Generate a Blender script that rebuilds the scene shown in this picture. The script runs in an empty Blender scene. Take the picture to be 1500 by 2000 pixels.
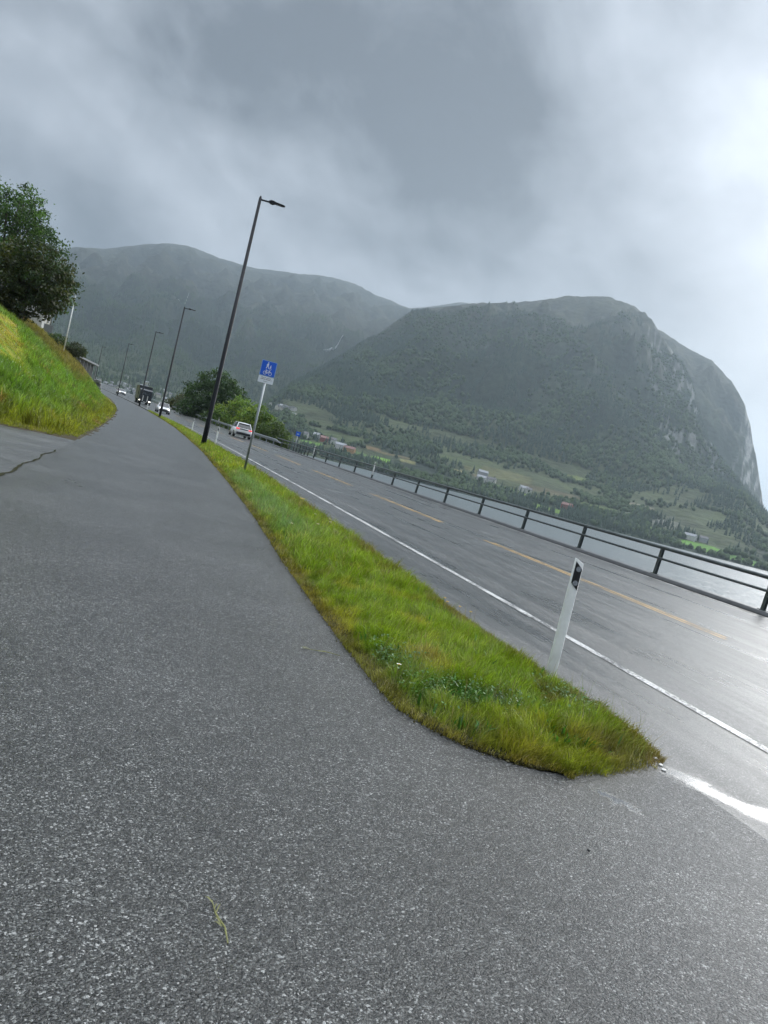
import bpy, math, random
import numpy as np
from mathutils import Vector, Matrix

SC = bpy.context.scene
COL = SC.collection
R = math.radians
rng = np.random.default_rng(7)
random.seed(7)

# ------------------------------------------------------------------ camera
CAM_H = 1.42
YAW, PITCH, ROLL = R(20.0), math.atan(96 / 1500.0), R(14.0)
fw = Vector((math.sin(YAW) * math.cos(PITCH), math.cos(YAW) * math.cos(PITCH), -math.sin(PITCH)))
rt = Vector((math.cos(YAW), -math.sin(YAW), 0))
up = rt.cross(fw)
cx = rt * math.cos(ROLL) + up * math.sin(ROLL)
cy = up * math.cos(ROLL) - rt * math.sin(ROLL)
cam_d = bpy.data.cameras.new('camera')
cam = bpy.data.objects.new('camera', cam_d)
COL.objects.link(cam)
cam.matrix_world = Matrix(((cx.x, cy.x, -fw.x, 0), (cx.y, cy.y, -fw.y, 0), (cx.z, cy.z, -fw.z, CAM_H), (0, 0, 0, 1)))
cam_d.sensor_fit = 'HORIZONTAL'
cam_d.sensor_width = 36.0
cam_d.lens = 36.0
cam_d.clip_start = 0.05
cam_d.clip_end = 30000
SC.camera = cam

# ------------------------------------------------------------------ light
SUN_AZ, SUN_EL = R(63), R(21)
sdir = Vector((math.sin(SUN_AZ) * math.cos(SUN_EL), math.cos(SUN_AZ) * math.cos(SUN_EL), math.sin(SUN_EL)))
sun_d = bpy.data.lights.new('sun', 'SUN')
sun_d.energy = 1.2
sun_d.angle = R(35)
sun_d.color = (1.0, 0.98, 0.95)
sun = bpy.data.objects.new('sun', sun_d)
COL.objects.link(sun)
sun.rotation_euler = (-sdir).to_track_quat('-Z', 'Y').to_euler()
sun.location = (0, 0, 60)

SC.view_settings.view_transform = 'Standard'
SC.view_settings.look = 'None'
SC.view_settings.exposure = 1.0
SC.view_settings.gamma = 1.0
SC.view_settings.use_curve_mapping = False
SC.render.engine = 'CYCLES'
SC.cycles.use_denoising = True
SC.cycles.use_adaptive_sampling = True
SC.cycles.adaptive_threshold = 0.02
SC.cycles.max_bounces = 4
SC.cycles.diffuse_bounces = 2
SC.cycles.glossy_bounces = 2
SC.cycles.transmission_bounces = 4
SC.cycles.transparent_max_bounces = 8
SC.cycles.volume_bounces = 0
SC.cycles.sample_clamp_indirect = 3.0
SC.cycles.sample_clamp_direct = 5.0


class NT:
    """small helper round a node tree"""
    def __init__(self, tree):
        self.t = tree
        tree.nodes.clear()

    def n(self, typ, ins=None, **props):
        nd = self.t.nodes.new(typ)
        for k, v in props.items():
            setattr(nd, k, v)
        for k, v in (ins or {}).items():
            self.set(nd.inputs[k], v)
        return nd

    def set(self, sock, v):
        if isinstance(v, bpy.types.NodeSocket):
            self.t.links.new(v, sock)
        else:
            sock.default_value = v

    def m(self, op, a, b=0.0, c=None, clamp=False):
        nd = self.t.nodes.new('ShaderNodeMath')
        nd.operation = op
        nd.use_clamp = clamp
        self.set(nd.inputs[0], a)
        self.set(nd.inputs[1], b)
        if c is not None:
            self.set(nd.inputs[2], c)
        return nd.outputs[0]

    def v(self, op, a, b=(0, 0, 0), out=0):
        nd = self.t.nodes.new('ShaderNodeVectorMath')
        nd.operation = op
        self.set(nd.inputs[0], a)
        if op == 'SCALE':
            self.set(nd.inputs['Scale'], b)
        else:
            self.set(nd.inputs[1], b)
        return nd.outputs['Value'] if op in ('DOT_PRODUCT', 'LENGTH', 'DISTANCE') else nd.outputs[0]

    def noise(self, vec, scale, detail=4, rough=0.55, dist=0.0, col=False):
        nd = self.n('ShaderNodeTexNoise', {'Vector': vec, 'Scale': scale, 'Detail': detail, 'Roughness': rough, 'Distortion': dist})
        return nd.outputs['Color'] if col else nd.outputs['Fac']

    def ramp(self, fac, stops, interp='LINEAR'):
        nd = self.t.nodes.new('ShaderNodeValToRGB')
        nd.color_ramp.interpolation = interp
        el = nd.color_ramp.elements
        while len(el) < len(stops):
            el.new(0.5)
        for e, (p, c) in zip(el, stops):
            e.position = p
            e.color = (c[0], c[1], c[2], 1) if not isinstance(c, (int, float)) else (c, c, c, 1)
        self.set(nd.inputs[0], fac)
        return nd.outputs[0]

    def mix(self, fac, a, b, mode='MIX'):
        nd = self.t.nodes.new('ShaderNodeMix')
        nd.data_type = 'RGBA'
        nd.blend_type = mode
        self.set(nd.inputs[0], fac)
        for s, v in ((nd.inputs[6], a), (nd.inputs[7], b)):
            if isinstance(v, (tuple, list)) and len(v) == 3:
                v = (*v, 1)
            self.set(s, v)
        return nd.outputs[2]

    def rng(self, v, a, b, c=0.0, d=1.0, smooth=False):
        nd = self.n('ShaderNodeMapRange', {0: v, 1: a, 2: b, 3: c, 4: d})
        if smooth:
            nd.interpolation_type = 'SMOOTHSTEP'
        return nd.outputs[0]


# ------------------------------------------------------------------ sky
def direction(az, el):
    return (math.sin(R(az)) * math.cos(R(el)), math.cos(R(az)) * math.cos(R(el)), math.sin(R(el)))

SKX, SKY_, SKROT = 28.3, 12.1, -28.0
world = bpy.data.worlds.new('World')
SC.world = world
world.use_nodes = True
world.cycles.sampling_method = 'MANUAL'
world.cycles.sample_map_resolution = 256
w = NT(world.node_tree)
tc = w.n('ShaderNodeTexCoord')
d0 = w.v('NORMALIZE', tc.outputs['Generated'])
sep = w.n('ShaderNodeSeparateXYZ', {0: d0})
zc = w.m('ADD', w.m('ABSOLUTE', sep.outputs[2]), 0.16)
pl = w.n('ShaderNodeCombineXYZ', {0: w.m('DIVIDE', sep.outputs[0], zc), 1: w.m('DIVIDE', sep.outputs[1], zc), 2: 3.7}).outputs[0]
warp = w.v('SCALE', w.v('SUBTRACT', w.noise(pl, 1.1, 4, 0.6, col=True), (0.5, 0.5, 0.5)), 0.30)
dw = w.v('ADD', d0, warp)
# cloud coordinates: directions turned a little so that the banks run down to the right
q = w.n('ShaderNodeVectorRotate', {'Vector': d0, 'Axis': tuple(fw), 'Angle': R(SKROT)}, rotation_type='AXIS_ANGLE').outputs[0]
q = w.v('ADD', w.v('MULTIPLY', q, (1.0, 1.0, 1.45)), (SKX, SKY_, 0.0))
n1 = w.noise(q, 2.7, 6, 0.55, 0.45)
n2 = w.noise(w.v('ADD', q, w.v('SCALE', pl, 0.10)), 6.8, 7, 0.60, 0.35)

def blob(az, el, waz, wel, tilt=0.0):
    """broad cloud mass centred on a compass direction, ragged through the warp"""
    c = Vector(direction(az, el))
    e1 = Vector((math.cos(R(az)), -math.sin(R(az)), 0))
    e2 = e1.cross(-c).normalized()
    if e2.z < 0:
        e2 = -e2
    f1 = e1 * math.cos(R(tilt)) + e2 * math.sin(R(tilt))
    f2 = e2 * math.cos(R(tilt)) - e1 * math.sin(R(tilt))
    a = w.m('DIVIDE', w.v('DOT_PRODUCT', w.v('SUBTRACT', dw, tuple(c)), tuple(f1)), math.sin(R(waz)))
    b = w.m('DIVIDE', w.v('DOT_PRODUCT', w.v('SUBTRACT', dw, tuple(c)), tuple(f2)), math.sin(R(wel)))
    return w.m('EXPONENT', w.m('MULTIPLY', w.m('ADD', w.m('MULTIPLY', a, a), w.m('MULTIPLY', b, b)), -1.0))

bank = blob(16, 22, 24, 9, -22)
bank2 = blob(36, 36, 26, 8, 0)
light_band = blob(-2, 15.5, 17, 4.0, -12)
glow = w.m('EXPONENT', w.m('MULTIPLY', w.m('SUBTRACT', w.v('DOT_PRODUCT', d0, tuple(sdir)), 1.0), 4.2))
L = w.m('ADD', 0.172, w.m('MULTIPLY', w.m('SUBTRACT', n1, 0.5), 0.50))
L = w.m('ADD', L, w.m('MULTIPLY', w.m('SUBTRACT', n2, 0.5), 0.25))
L = w.m('SUBTRACT', L, w.m('MULTIPLY', bank, 0.125))
L = w.m('SUBTRACT', L, w.m('MULTIPLY', bank2, 0.06))
L = w.m('ADD', L, w.m('MULTIPLY', light_band, 0.07))
L = w.m('ADD', L, w.m('MULTIPLY', glow, 0.22))
glow2 = w.m('EXPONENT', w.m('MULTIPLY', w.m('SUBTRACT', w.v('DOT_PRODUCT', d0, tuple(sdir)), 1.0), 22.0))
L = w.m('ADD', L, w.m('MULTIPLY', glow2, 0.48))
L = w.m('ADD', L, w.m('MULTIPLY', w.rng(sep.outputs[2], 0.64, 1.0), 2.0))
L = w.m('MAXIMUM', L, 0.07)
tint = w.mix(w.rng(L, 0.10, 0.6), (0.895, 0.985, 1.115), (0.93, 0.99, 1.07))
cloud = w.v('SCALE', tint, w.m('MULTIPLY', L, 10.0))
sky = w.n('ShaderNodeTexSky', sky_type='NISHITA')
sky.sun_disc = False
sky.sun_elevation = SUN_EL
sky.sun_rotation = SUN_AZ
sky.air_density = 1.0
sky.dust_density = 3.0
allsky = w.mix(0.96, sky.outputs[0], cloud)
bg = w.n('ShaderNodeBackground', {'Color': allsky, 'Strength': 0.1})
wo = w.n('ShaderNodeOutputWorld', {'Surface': bg.outputs[0]})


# ------------------------------------------------------------------ helpers
def tag(o, label=None, cat=None, group=None, kind=None):
    if label: o['label'] = label
    if cat: o['category'] = cat
    if group: o['group'] = group
    if kind: o['kind'] = kind
    return o

def empty(name, loc=(0, 0, 0), rz=0.0):
    o = bpy.data.objects.new(name, None)
    o.empty_display_size = 0.2
    COL.objects.link(o)
    o.location = loc
    o.rotation_euler = (0, 0, rz)
    return o

def link(name, me, mat=None, parent=None):
    o = bpy.data.objects.new(name, me)
    COL.objects.link(o)
    if mat is not None and not me.materials:
        me.materials.append(mat)
    if parent is not None:
        o.parent = parent
    return o

def mesh_np(name, V, F, mat=None, parent=None, col=None, uv=None, smooth=False):
    """V (n,3); F list of arrays of equal-length faces; col per vertex; uv per vertex"""
    V = np.asarray(V, np.float32)
    if isinstance(F, np.ndarray):
        F = [F]
    me = bpy.data.meshes.new(name)
    me.vertices.add(len(V))
    me.vertices.foreach_set('co', V.ravel())
    loops = np.concatenate([f.ravel() for f in F]).astype(np.int32)
    cnt = np.concatenate([np.full(len(f), f.shape[1], np.int32) for f in F])
    start = np.concatenate([[0], np.cumsum(cnt)[:-1]]).astype(np.int32)
    me.loops.add(len(loops))
    me.loops.foreach_set('vertex_index', loops)
    me.polygons.add(len(cnt))
    me.polygons.foreach_set('loop_start', start)
    me.polygons.foreach_set('loop_total', cnt)
    if smooth:
        me.polygons.foreach_set('use_smooth', np.ones(len(cnt), bool))
    me.update(calc_edges=True)
    if col is not None:
        a = me.color_attributes.new('col', 'FLOAT_COLOR', 'POINT')
        c4 = np.ones((len(V), 4), np.float32)
        c4[:, :3] = col
        a.data.foreach_set('color', c4.ravel())
    if uv is not None:
        u = me.uv_layers.new(name='uv')
        u.data.foreach_set('uv', np.asarray(uv, np.float32)[loops].ravel())
    return link(name, me, mat, parent)

class MB:
    """collects simple solids for ONE mesh"""
    def __init__(self):
        self.V, self.F = [], []

    def add(self, V, F):
        o = len(self.V)
        self.V += [tuple(v) for v in V]
        self.F += [tuple(i + o for i in f) for f in F]
        return self

    def box(self, c, s, rot=None):
        h = [x / 2 for x in s]
        V = [Vector((x * h[0], y * h[1], z * h[2])) for z in (-1, 1) for y in (-1, 1) for x in (-1, 1)]
        if rot is not None:
            V = [rot @ v for v in V]
        V = [v + Vector(c) for v in V]
        return self.add(V, [(0, 2, 3, 1), (4, 5, 7, 6), (0, 1, 5, 4), (2, 6, 7, 3), (0, 4, 6, 2), (1, 3, 7, 5)])

    def prism(self, pts, axis_a, axis_b, axis_n, origin, depth):
        """polygon pts (a,b) extruded along axis_n"""
        A, B, N, O = Vector(axis_a), Vector(axis_b), Vector(axis_n), Vector(origin)
        n = len(pts)
        V = [O + A * a + B * b for a, b in pts] + [O + A * a + B * b + N * depth for a, b in pts]
        F = [tuple(range(n - 1, -1, -1)), tuple(range(n, 2 * n))] + [(i, (i + 1) % n, n + (i + 1) % n, n + i) for i in range(n)]
        return self.add(V, F)

    def tube(self, pts, rad, seg=10, cap=True):
        pts = [Vector(p) for p in pts]
        rads = rad if isinstance(rad, (list, tuple)) else [rad] * len(pts)
        rings = []
        V = []
        ref = None
        for i, p in enumerate(pts):
            t = (pts[min(i + 1, len(pts) - 1)] - pts[max(i - 1, 0)]).normalized()
            if ref is None:
                ref = Vector((1, 0, 0)) if abs(t.x) < 0.9 else Vector((0, 1, 0))
            a = (ref - t * ref.dot(t)).normalized()
            ref = a
            b = t.cross(a)
            rings.append(len(V))
            for k in range(seg):
                an = 2 * math.pi * k / seg
                V.append(p + (a * math.cos(an) + b * math.sin(an)) * rads[i])
        F = []
        for i in range(len(pts) - 1):
            for k in range(seg):
                k2 = (k + 1) % seg
                F.append((rings[i] + k, rings[i] + k2, rings[i + 1] + k2, rings[i + 1] + k))
        if cap:
            F.append(tuple(rings[0] + k for k in range(seg - 1, -1, -1)))
            F.append(tuple(rings[-1] + k for k in range(seg)))
        return self.add(V, F)

    def disc(self, c, n, r, depth, seg=20):
        n = Vector(n).normalized()
        return self.tube([Vector(c), Vector(c) + n * depth], r, seg)

    def loft(self, sections, close=True):
        """sections: list of equal-length rings of points"""
        n = len(sections[0])
        V = [p for s in sections for p in s]
        F = []
        for i in range(len(sections) - 1):
            for k in range(n):
                k2 = (k + 1) % n
                F.append((i * n + k, i * n + k2, (i + 1) * n + k2, (i + 1) * n + k))
        if close:
            F.append(tuple(range(n - 1, -1, -1)))
            F.append(tuple((len(sections) - 1) * n + k for k in range(n)))
        return self.add(V, F)

    def build(self, name, mat, parent=None, smooth=False, bevel=0.0, seg=2):
        me = bpy.data.meshes.new(name)
        me.from_pydata([tuple(v) for v in self.V], [], self.F)
        me.update()
        if smooth:
            me.polygons.foreach_set('use_smooth', [True] * len(me.polygons))
        o = link(name, me, mat, parent)
        if bevel:
            b = o.modifiers.new('bevel', 'BEVEL')
            b.width = bevel
            b.segments = seg
            b.limit_method = 'ANGLE'
        return o

def grad_noise(x, y, seed=0):
    xi, yi = np.floor(x).astype(np.int64), np.floor(y).astype(np.int64)
    xf, yf = x - xi, y - yi
    def g(ix, iy):
        h = (ix * 374761393 + iy * 668265263 + seed * 974711) & 0xffffffff
        h = ((h ^ (h >> 13)) * 1274126177) & 0xffffffff
        h = h ^ (h >> 16)
        an = (h % 6283) / 1000.0
        return np.cos(an), np.sin(an)
    u, v = xf * xf * xf * (xf * (xf * 6 - 15) + 10), yf * yf * yf * (yf * (yf * 6 - 15) + 10)
    def dot(ix, iy, dx, dy):
        a, b = g(ix, iy)
        return a * dx + b * dy
    n00, n10 = dot(xi, yi, xf, yf), dot(xi + 1, yi, xf - 1, yf)
    n01, n11 = dot(xi, yi + 1, xf, yf - 1), dot(xi + 1, yi + 1, xf - 1, yf - 1)
    return (n00 * (1 - u) + n10 * u) * (1 - v) + (n01 * (1 - u) + n11 * u) * v

def fbm(x, y, octv=5, seed=0, gain=0.5):
    s, a, f = 0.0, 1.0, 1.0
    for i in range(octv):
        s = s + a * grad_noise(x * f, y * f, seed + i * 17)
        a *= gain
        f *= 2.03
    return s

def grid_faces(nu, nv):
    i = np.arange(nu - 1)[:, None] * nv + np.arange(nv - 1)[None, :]
    i = i.ravel()
    return np.stack([i, i + nv, i + nv + 1, i + 1], 1)

def smooth01(x, a, b):
    t = np.clip((x - a) / (b - a), 0, 1)
    return t * t * (3 - 2 * t)

# ------------------------------------------------------------------ materials
def mat(name, col=(0.5, 0.5, 0.5), rough=0.5, metal=0.0, spec=0.5, coat=0.0, var=0.0, scale=6.0, bump=0.0, emit=None):
    m = bpy.data.materials.new(name)
    m.use_nodes = True
    t = NT(m.node_tree)
    geo = t.n('ShaderNodeTexCoord').outputs['Object']
    c = (*col, 1)
    p = t.n('ShaderNodeBsdfPrincipled', {'Roughness': rough, 'Metallic': metal, 'Specular IOR Level': spec, 'Coat Weight': coat, 'Coat Roughness': 0.06})
    nz = t.noise(geo, scale, 5, 0.6)
    if var:
        k = t.rng(nz, 0.25, 0.75, 1 - var, 1 + var)
        cc = t.n('ShaderNodeVectorMath', {0: col, 'Scale': k}, operation='SCALE').outputs[0]
        t.set(p.inputs['Base Color'], cc)
        t.set(p.inputs['Roughness'], t.rng(nz, 0.2, 0.8, max(0.03, rough - 0.12), min(1, rough + 0.12)))
    else:
        p.inputs['Base Color'].default_value = c
    if bump:
        b = t.n('ShaderNodeBump', {'Strength': bump, 'Distance': 0.01, 'Height': t.noise(geo, scale * 5, 4, 0.6)})
        t.set(p.inputs['Normal'], b.outputs[0])
    if emit:
        p.inputs['Emission Color'].default_value = (*emit[0], 1)
        p.inputs['Emission Strength'].default_value = emit[1]
    t.n('ShaderNodeOutputMaterial', {'Surface': p.outputs[0]})
    return m

def leaf_mat(name, rough=0.5, trans=0.3, bright=1.0, spec=0.4):
    """colour from the piece itself (attribute), light coming through thin leaves"""
    m = bpy.data.materials.new(name)
    m.use_nodes = True
    t = NT(m.node_tree)
    a = t.n('ShaderNodeAttribute', attribute_name='col')
    c = t.v('SCALE', a.outputs['Color'], bright)
    p = t.n('ShaderNodeBsdfPrincipled', {'Base Color': c, 'Roughness': rough, 'Specular IOR Level': spec})
    tr = t.n('ShaderNodeBsdfTranslucent', {'Color': t.v('MULTIPLY', c, (1.1, 1.25, 0.7))})
    mx = t.n('ShaderNodeMixShader', {0: trans, 1: p.outputs[0], 2: tr.outputs[0]})
    t.n('ShaderNodeOutputMaterial', {'Surface': mx.outputs[0]})
    return m

def asphalt_mat(name, stone=130.0, light=0.10, base=0.030, wet_lo=0.20, wet_hi=0.42, streak=0.0, bump=0.5, puddles=(), lightcol=(0.20, 0.205, 0.195)):
    m = bpy.data.materials.new(name)
    m.use_nodes = True
    t = NT(m.node_tree)
    pos = t.n('ShaderNodeNewGeometry').outputs['Position']
    uv = t.n('ShaderNodeUVMap', uv_map='uv').outputs[0]
    vo = t.n('ShaderNodeTexVoronoi', {'Vector': pos, 'Scale': stone, 'Randomness': 1.0})
    vo2 = t.n('ShaderNodeTexVoronoi', {'Vector': pos, 'Scale': stone * 2.3, 'Randomness': 1.0})
    rnd = t.n('ShaderNodeSeparateColor', {0: vo.outputs['Color']})
    patch = t.noise(pos, 0.7, 4, 0.6)
    fine = t.noise(pos, 14.0, 4, 0.6)
    big = t.n('ShaderNodeTexVoronoi', {'Vector': pos, 'Scale': stone * 0.62, 'Randomness': 1.0})
    rnb = t.n('ShaderNodeSeparateColor', {0: big.outputs['Color']})
    pick = t.m('GREATER_THAN', rnb.outputs[1], 0.72)
    rv_ = t.m('ADD', t.m('MULTIPLY', rnd.outputs[0], t.m('SUBTRACT', 1.0, pick)), t.m('MULTIPLY', rnb.outputs[0], pick))
    tone = t.m('ADD', rv_, t.m('ADD', t.m('MULTIPLY', t.m('SUBTRACT', fine, 0.5), 0.35), t.m('MULTIPLY', t.m('SUBTRACT', patch, 0.5), 0.12)))
    c1 = t.ramp(tone, [(0.0, (base * 0.3, base * 0.31, base * 0.3)), (0.35, (base * 0.8, base * 0.82, base * 0.78)), (0.60, (base * 2.0, base * 2.02, base * 1.92)),
                       (0.90 - light, (base * 4.2, base * 4.25, base * 4.0)), (1.0 - light * 0.5, lightcol), (1.0, (0.36, 0.36, 0.345))])
    k = t.rng(patch, 0.3, 0.7, 0.85, 1.15)
    c = t.v('SCALE', c1, k)
    # wetness: film thickness varies in patches, and along the wheel tracks of a road
    wet = t.rng(t.m('ADD', t.m('MULTIPLY', patch, 0.85), t.m('MULTIPLY', fine, 0.15)), 0.25, 0.75, wet_lo, wet_hi)
    height = t.m('ADD', t.m('MULTIPLY', t.m('SUBTRACT', 1.0, vo.outputs['Distance']), 0.6), t.m('MULTIPLY', vo2.outputs['Distance'], 0.25))
    height = t.m('ADD', height, t.m('ADD', t.m('MULTIPLY', t.m('SUBTRACT', 1.0, big.outputs['Distance']), 0.7), t.m('MULTIPLY', t.noise(pos, 38.0, 3, 0.6), 1.2)))
    bstr = bump
    if streak:
        sx = t.n('ShaderNodeSeparateXYZ', {0: uv})
        sv = t.n('ShaderNodeCombineXYZ', {0: t.m('MULTIPLY', sx.outputs[0], 2.2), 1: t.m('MULTIPLY', sx.outputs[1], 0.07), 2: 0.0}).outputs[0]
        st = t.noise(sv, 1.0, 5, 0.65, 0.3)
        wet = t.m('ADD', wet, t.m('MULTIPLY', t.m('SUBTRACT', st, 0.5), streak))
        wet = t.m('MAXIMUM', wet, 0.16)
        c = t.v('SCALE', c, t.rng(st, 0.3, 0.7, 0.75, 1.2))
        bstr = t.rng(st, 0.35, 0.65, bump * 0.55, bump * 1.25)
    flat = None
    for (ax, ay, bx, by, rad) in puddles:
        A, B = Vector((ax, ay, 0)), Vector((bx, by, 0))
        ab = B - A
        pp = t.v('MULTIPLY', pos, (1, 1, 0))
        wob = t.v('ADD', pp, t.v('MULTIPLY', t.v('SUBTRACT', t.noise(pos, 3.0, 6, 0.7, col=True), (0.5, 0.5, 0.5)), (0.5, 0.5, 0)))
        ap = t.v('SUBTRACT', wob, tuple(A))
        h = t.m('DIVIDE', t.v('DOT_PRODUCT', ap, tuple(ab)), ab.length_squared, clamp=True)
        dist = t.v('LENGTH', t.v('SUBTRACT', ap, t.v('SCALE', tuple(ab), h)))
        dist = t.m('ADD', dist, t.m('MULTIPLY', t.m('SUBTRACT', vo.outputs['Distance'], 0.4), 0.035))
        f = t.rng(dist, rad * 0.35, rad * 1.1, 1.0, 0.0, True)
        flat = f if flat is None else t.m('MAXIMUM', flat, f)
    if flat is not None:
        wet = t.m('ADD', t.m('MULTIPLY', wet, t.m('SUBTRACT', 1.0, flat)), t.m('MULTIPLY', flat, 0.17))
        bstr = t.m('MULTIPLY', bstr, t.m('SUBTRACT', 1.0, t.m('MULTIPLY', flat, 0.97)))
    b = t.n('ShaderNodeBump', {'Strength': bstr, 'Distance': 1.3 / stone, 'Height': height})
    p = t.n('ShaderNodeBsdfPrincipled', {'Base Color': c, 'Roughness': wet, 'Normal': b.outputs[0], 'Specular IOR Level': 0.85 if flat is None else t.m('ADD', 0.85, t.m('MULTIPLY', flat, 0.15)), 'IOR': 1.45})
    t.n('ShaderNodeOutputMaterial', {'Surface': p.outputs[0]})
    return m

def paint_mat(name, col, wear=0.5, rough=0.35):
    """road paint worn through to the asphalt"""
    m = bpy.data.materials.new(name)
    m.use_nodes = True
    t = NT(m.node_tree)
    pos = t.n('ShaderNodeNewGeometry').outputs['Position']
    a = t.noise(pos, 26.0, 6, 0.72)
    bigp = t.noise(pos, 1.3, 3, 0.5)
    mask = t.rng(t.m('ADD', a, t.m('MULTIPLY', t.m('SUBTRACT', bigp, 0.5), 0.5)), wear - 0.07, wear + 0.07, 0.0, 1.0)
    c = t.mix(mask, (0.045, 0.045, 0.045), t.mix(t.noise(pos, 60, 3), tuple(x * 0.75 for x in col), col))
    b = t.n('ShaderNodeBump', {'Strength': 0.4, 'Distance': 0.004, 'Height': t.m('ADD', t.noise(pos, 130.0, 3), mask)})
    p = t.n('ShaderNodeBsdfPrincipled', {'Base Color': c, 'Roughness': rough, 'Normal': b.outputs[0]})
    t.n('ShaderNodeOutputMaterial', {'Surface': p.outputs[0]})
    return m

def terrain_mat(name, s1=0.02, s2=0.11, amt=0.55, bumpd=6.0, rough=0.9):
    """land cover colour from the attribute, broken up by tree-sized mottling"""
    m = bpy.data.materials.new(name)
    m.use_nodes = True
    t = NT(m.node_tree)
    pos = t.n('ShaderNodeNewGeometry').outputs['Position']
    a = t.n('ShaderNodeAttribute', attribute_name='col').outputs['Color']
    n = t.m('ADD', t.m('MULTIPLY', t.noise(pos, s1, 6, 0.65), 0.6), t.m('MULTIPLY', t.noise(pos, s2, 4, 0.7), 0.4))
    c = t.v('SCALE', a, t.rng(n, 0.35, 0.65, 1 - amt, 1 + amt))
    vo = t.n('ShaderNodeTexVoronoi', {'Vector': pos, 'Scale': s2})
    hh = t.m('ADD', t.m('MULTIPLY', vo.outputs['Distance'], -0.6), n)
    b = t.n('ShaderNodeBump', {'Strength': 0.9, 'Distance': bumpd, 'Height': hh})
    p = t.n('ShaderNodeBsdfPrincipled', {'Base Color': c, 'Roughness': rough, 'Specular IOR Level': 0.2, 'Normal': b.outputs[0]})
    t.n('ShaderNodeOutputMaterial', {'Surface': p.outputs[0]})
    return m

M = {}
M['path'] = asphalt_mat('wet_path_asphalt', 200.0, 0.10, 0.017, 0.26, 0.36, 0.0, 0.95, [(3.62, 3.62, 5.2, 1.2, 0.20), (2.75, 3.25, 2.85, 3.12, 0.07)])
M['road'] = asphalt_mat('wet_road_asphalt', 210.0, 0.05, 0.022, 0.28, 0.38, 0.50, 0.5, [(3.62, 3.62, 5.2, 1.2, 0.20)])
M['drive'] = asphalt_mat('wet_driveway_asphalt', 170.0, 0.08, 0.026, 0.36, 0.44, 0.40, 0.5)
M['white_line'] = paint_mat('white_road_paint', (0.72, 0.71, 0.68), 0.475)
M['white_worn'] = paint_mat('worn_white_road_paint', (0.62, 0.62, 0.60), 0.47)
M['yellow_line'] = paint_mat('worn_yellow_road_paint', (0.72, 0.45, 0.15), 0.475)
M['soil'] = mat('dark_wet_soil', (0.030, 0.030, 0.014), 0.95, spec=0.1, var=0.5, scale=9, bump=0.6)
M['grass'] = leaf_mat('grass_blades', 0.42, 0.35, 1.0)
M['turf'] = leaf_mat('turf', 0.8, 0.0, 1.0, 0.2)
M['leaf'] = leaf_mat('tree_leaves', 0.45, 0.35, 1.55)
M['bark'] = mat('bark', (0.055, 0.045, 0.035), 0.9, var=0.4, scale=4, bump=0.8)
M['mountain'] = terrain_mat('mountain_ground', 0.012, 0.07, 0.55, 5.0)
M['far_mountain'] = terrain_mat('far_mountain_ground', 0.006, 0.05, 0.45, 6.0)
M['near_land'] = terrain_mat('near_land_ground', 0.3, 1.7, 0.4, 0.1)
M['far_tree'] = leaf_mat('far_tree_foliage', 0.8, 0.0, 1.0, 0.15)
M['black_steel'] = mat('black_painted_steel', (0.008, 0.010, 0.014), 0.5, 0.0, 0.25, var=0.2, scale=3)
M['rail_steel'] = mat('weathered_galvanised_rail', (0.10, 0.115, 0.115), 0.38, 0.55, 0.5, var=0.3, scale=5)
M['zinc'] = mat('galvanised_steel', (0.32, 0.35, 0.36), 0.42, 0.7, 0.5, var=0.15, scale=12)
M['concrete'] = mat('wet_concrete', (0.075, 0.077, 0.078), 0.4, var=0.3, scale=4, bump=0.4)
M['white_plastic'] = mat('white_plastic', (0.80, 0.81, 0.79), 0.36, var=0.12, scale=7)
M['black_band'] = mat('black_reflector_band', (0.008, 0.008, 0.009), 0.5)
M['reflector'] = mat('grey_reflector_disc', (0.30, 0.32, 0.35), 0.25, 0.3, var=0.25, scale=160)
M['sign_blue'] = mat('sign_blue', (0.006, 0.10, 0.60), 0.35, coat=0.2)
M['sign_white'] = mat('sign_white', (0.72, 0.76, 0.80), 0.35, coat=0.2)
M['sign_edge'] = mat('sign_pale_blue_edge', (0.22, 0.36, 0.62), 0.35)
M['sign_ink'] = mat('sign_lettering', (0.12, 0.12, 0.10), 0.6)
M['car_white'] = mat('white_car_paint', (0.72, 0.73, 0.74), 0.25, coat=0.6)
M['car_dark'] = mat('dark_trim', (0.015, 0.016, 0.018), 0.45)
M['glass'] = mat('dark_glass', (0.012, 0.016, 0.020), 0.08, 0, 0.6)
M['tyre'] = mat('tyre_rubber', (0.012, 0.012, 0.012), 0.7)
M['rim'] = mat('alloy_rim', (0.30, 0.31, 0.32), 0.35, 0.8)
M['tail'] = mat('red_tail_light', (0.50, 0.008, 0.012), 0.2, emit=((1.0, 0.05, 0.05), 0.5))
M['head'] = mat('headlight', (0.8, 0.8, 0.8), 0.15, emit=((1.0, 0.95, 0.85), 2.5))
M['plate'] = mat('number_plate', (0.65, 0.65, 0.62), 0.4)
M['truck'] = mat('dark_truck_paint', (0.014, 0.018, 0.024), 0.35, coat=0.3)
M['wall_white'] = mat('white_house_wall', (0.50, 0.50, 0.48), 0.7, var=0.08, scale=1)
M['wall_cream'] = mat('cream_house_wall', (0.52, 0.50, 0.42), 0.7, var=0.08, scale=1)
M['wall_red'] = mat('red_house_wall', (0.22, 0.06, 0.045), 0.7, var=0.12, scale=1)
M['wall_ochre'] = mat('ochre_house_wall', (0.42, 0.26, 0.12), 0.7, var=0.12, scale=1)
M['wall_grey'] = mat('grey_house_wall', (0.30, 0.31, 0.32), 0.7, var=0.1, scale=1)
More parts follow.
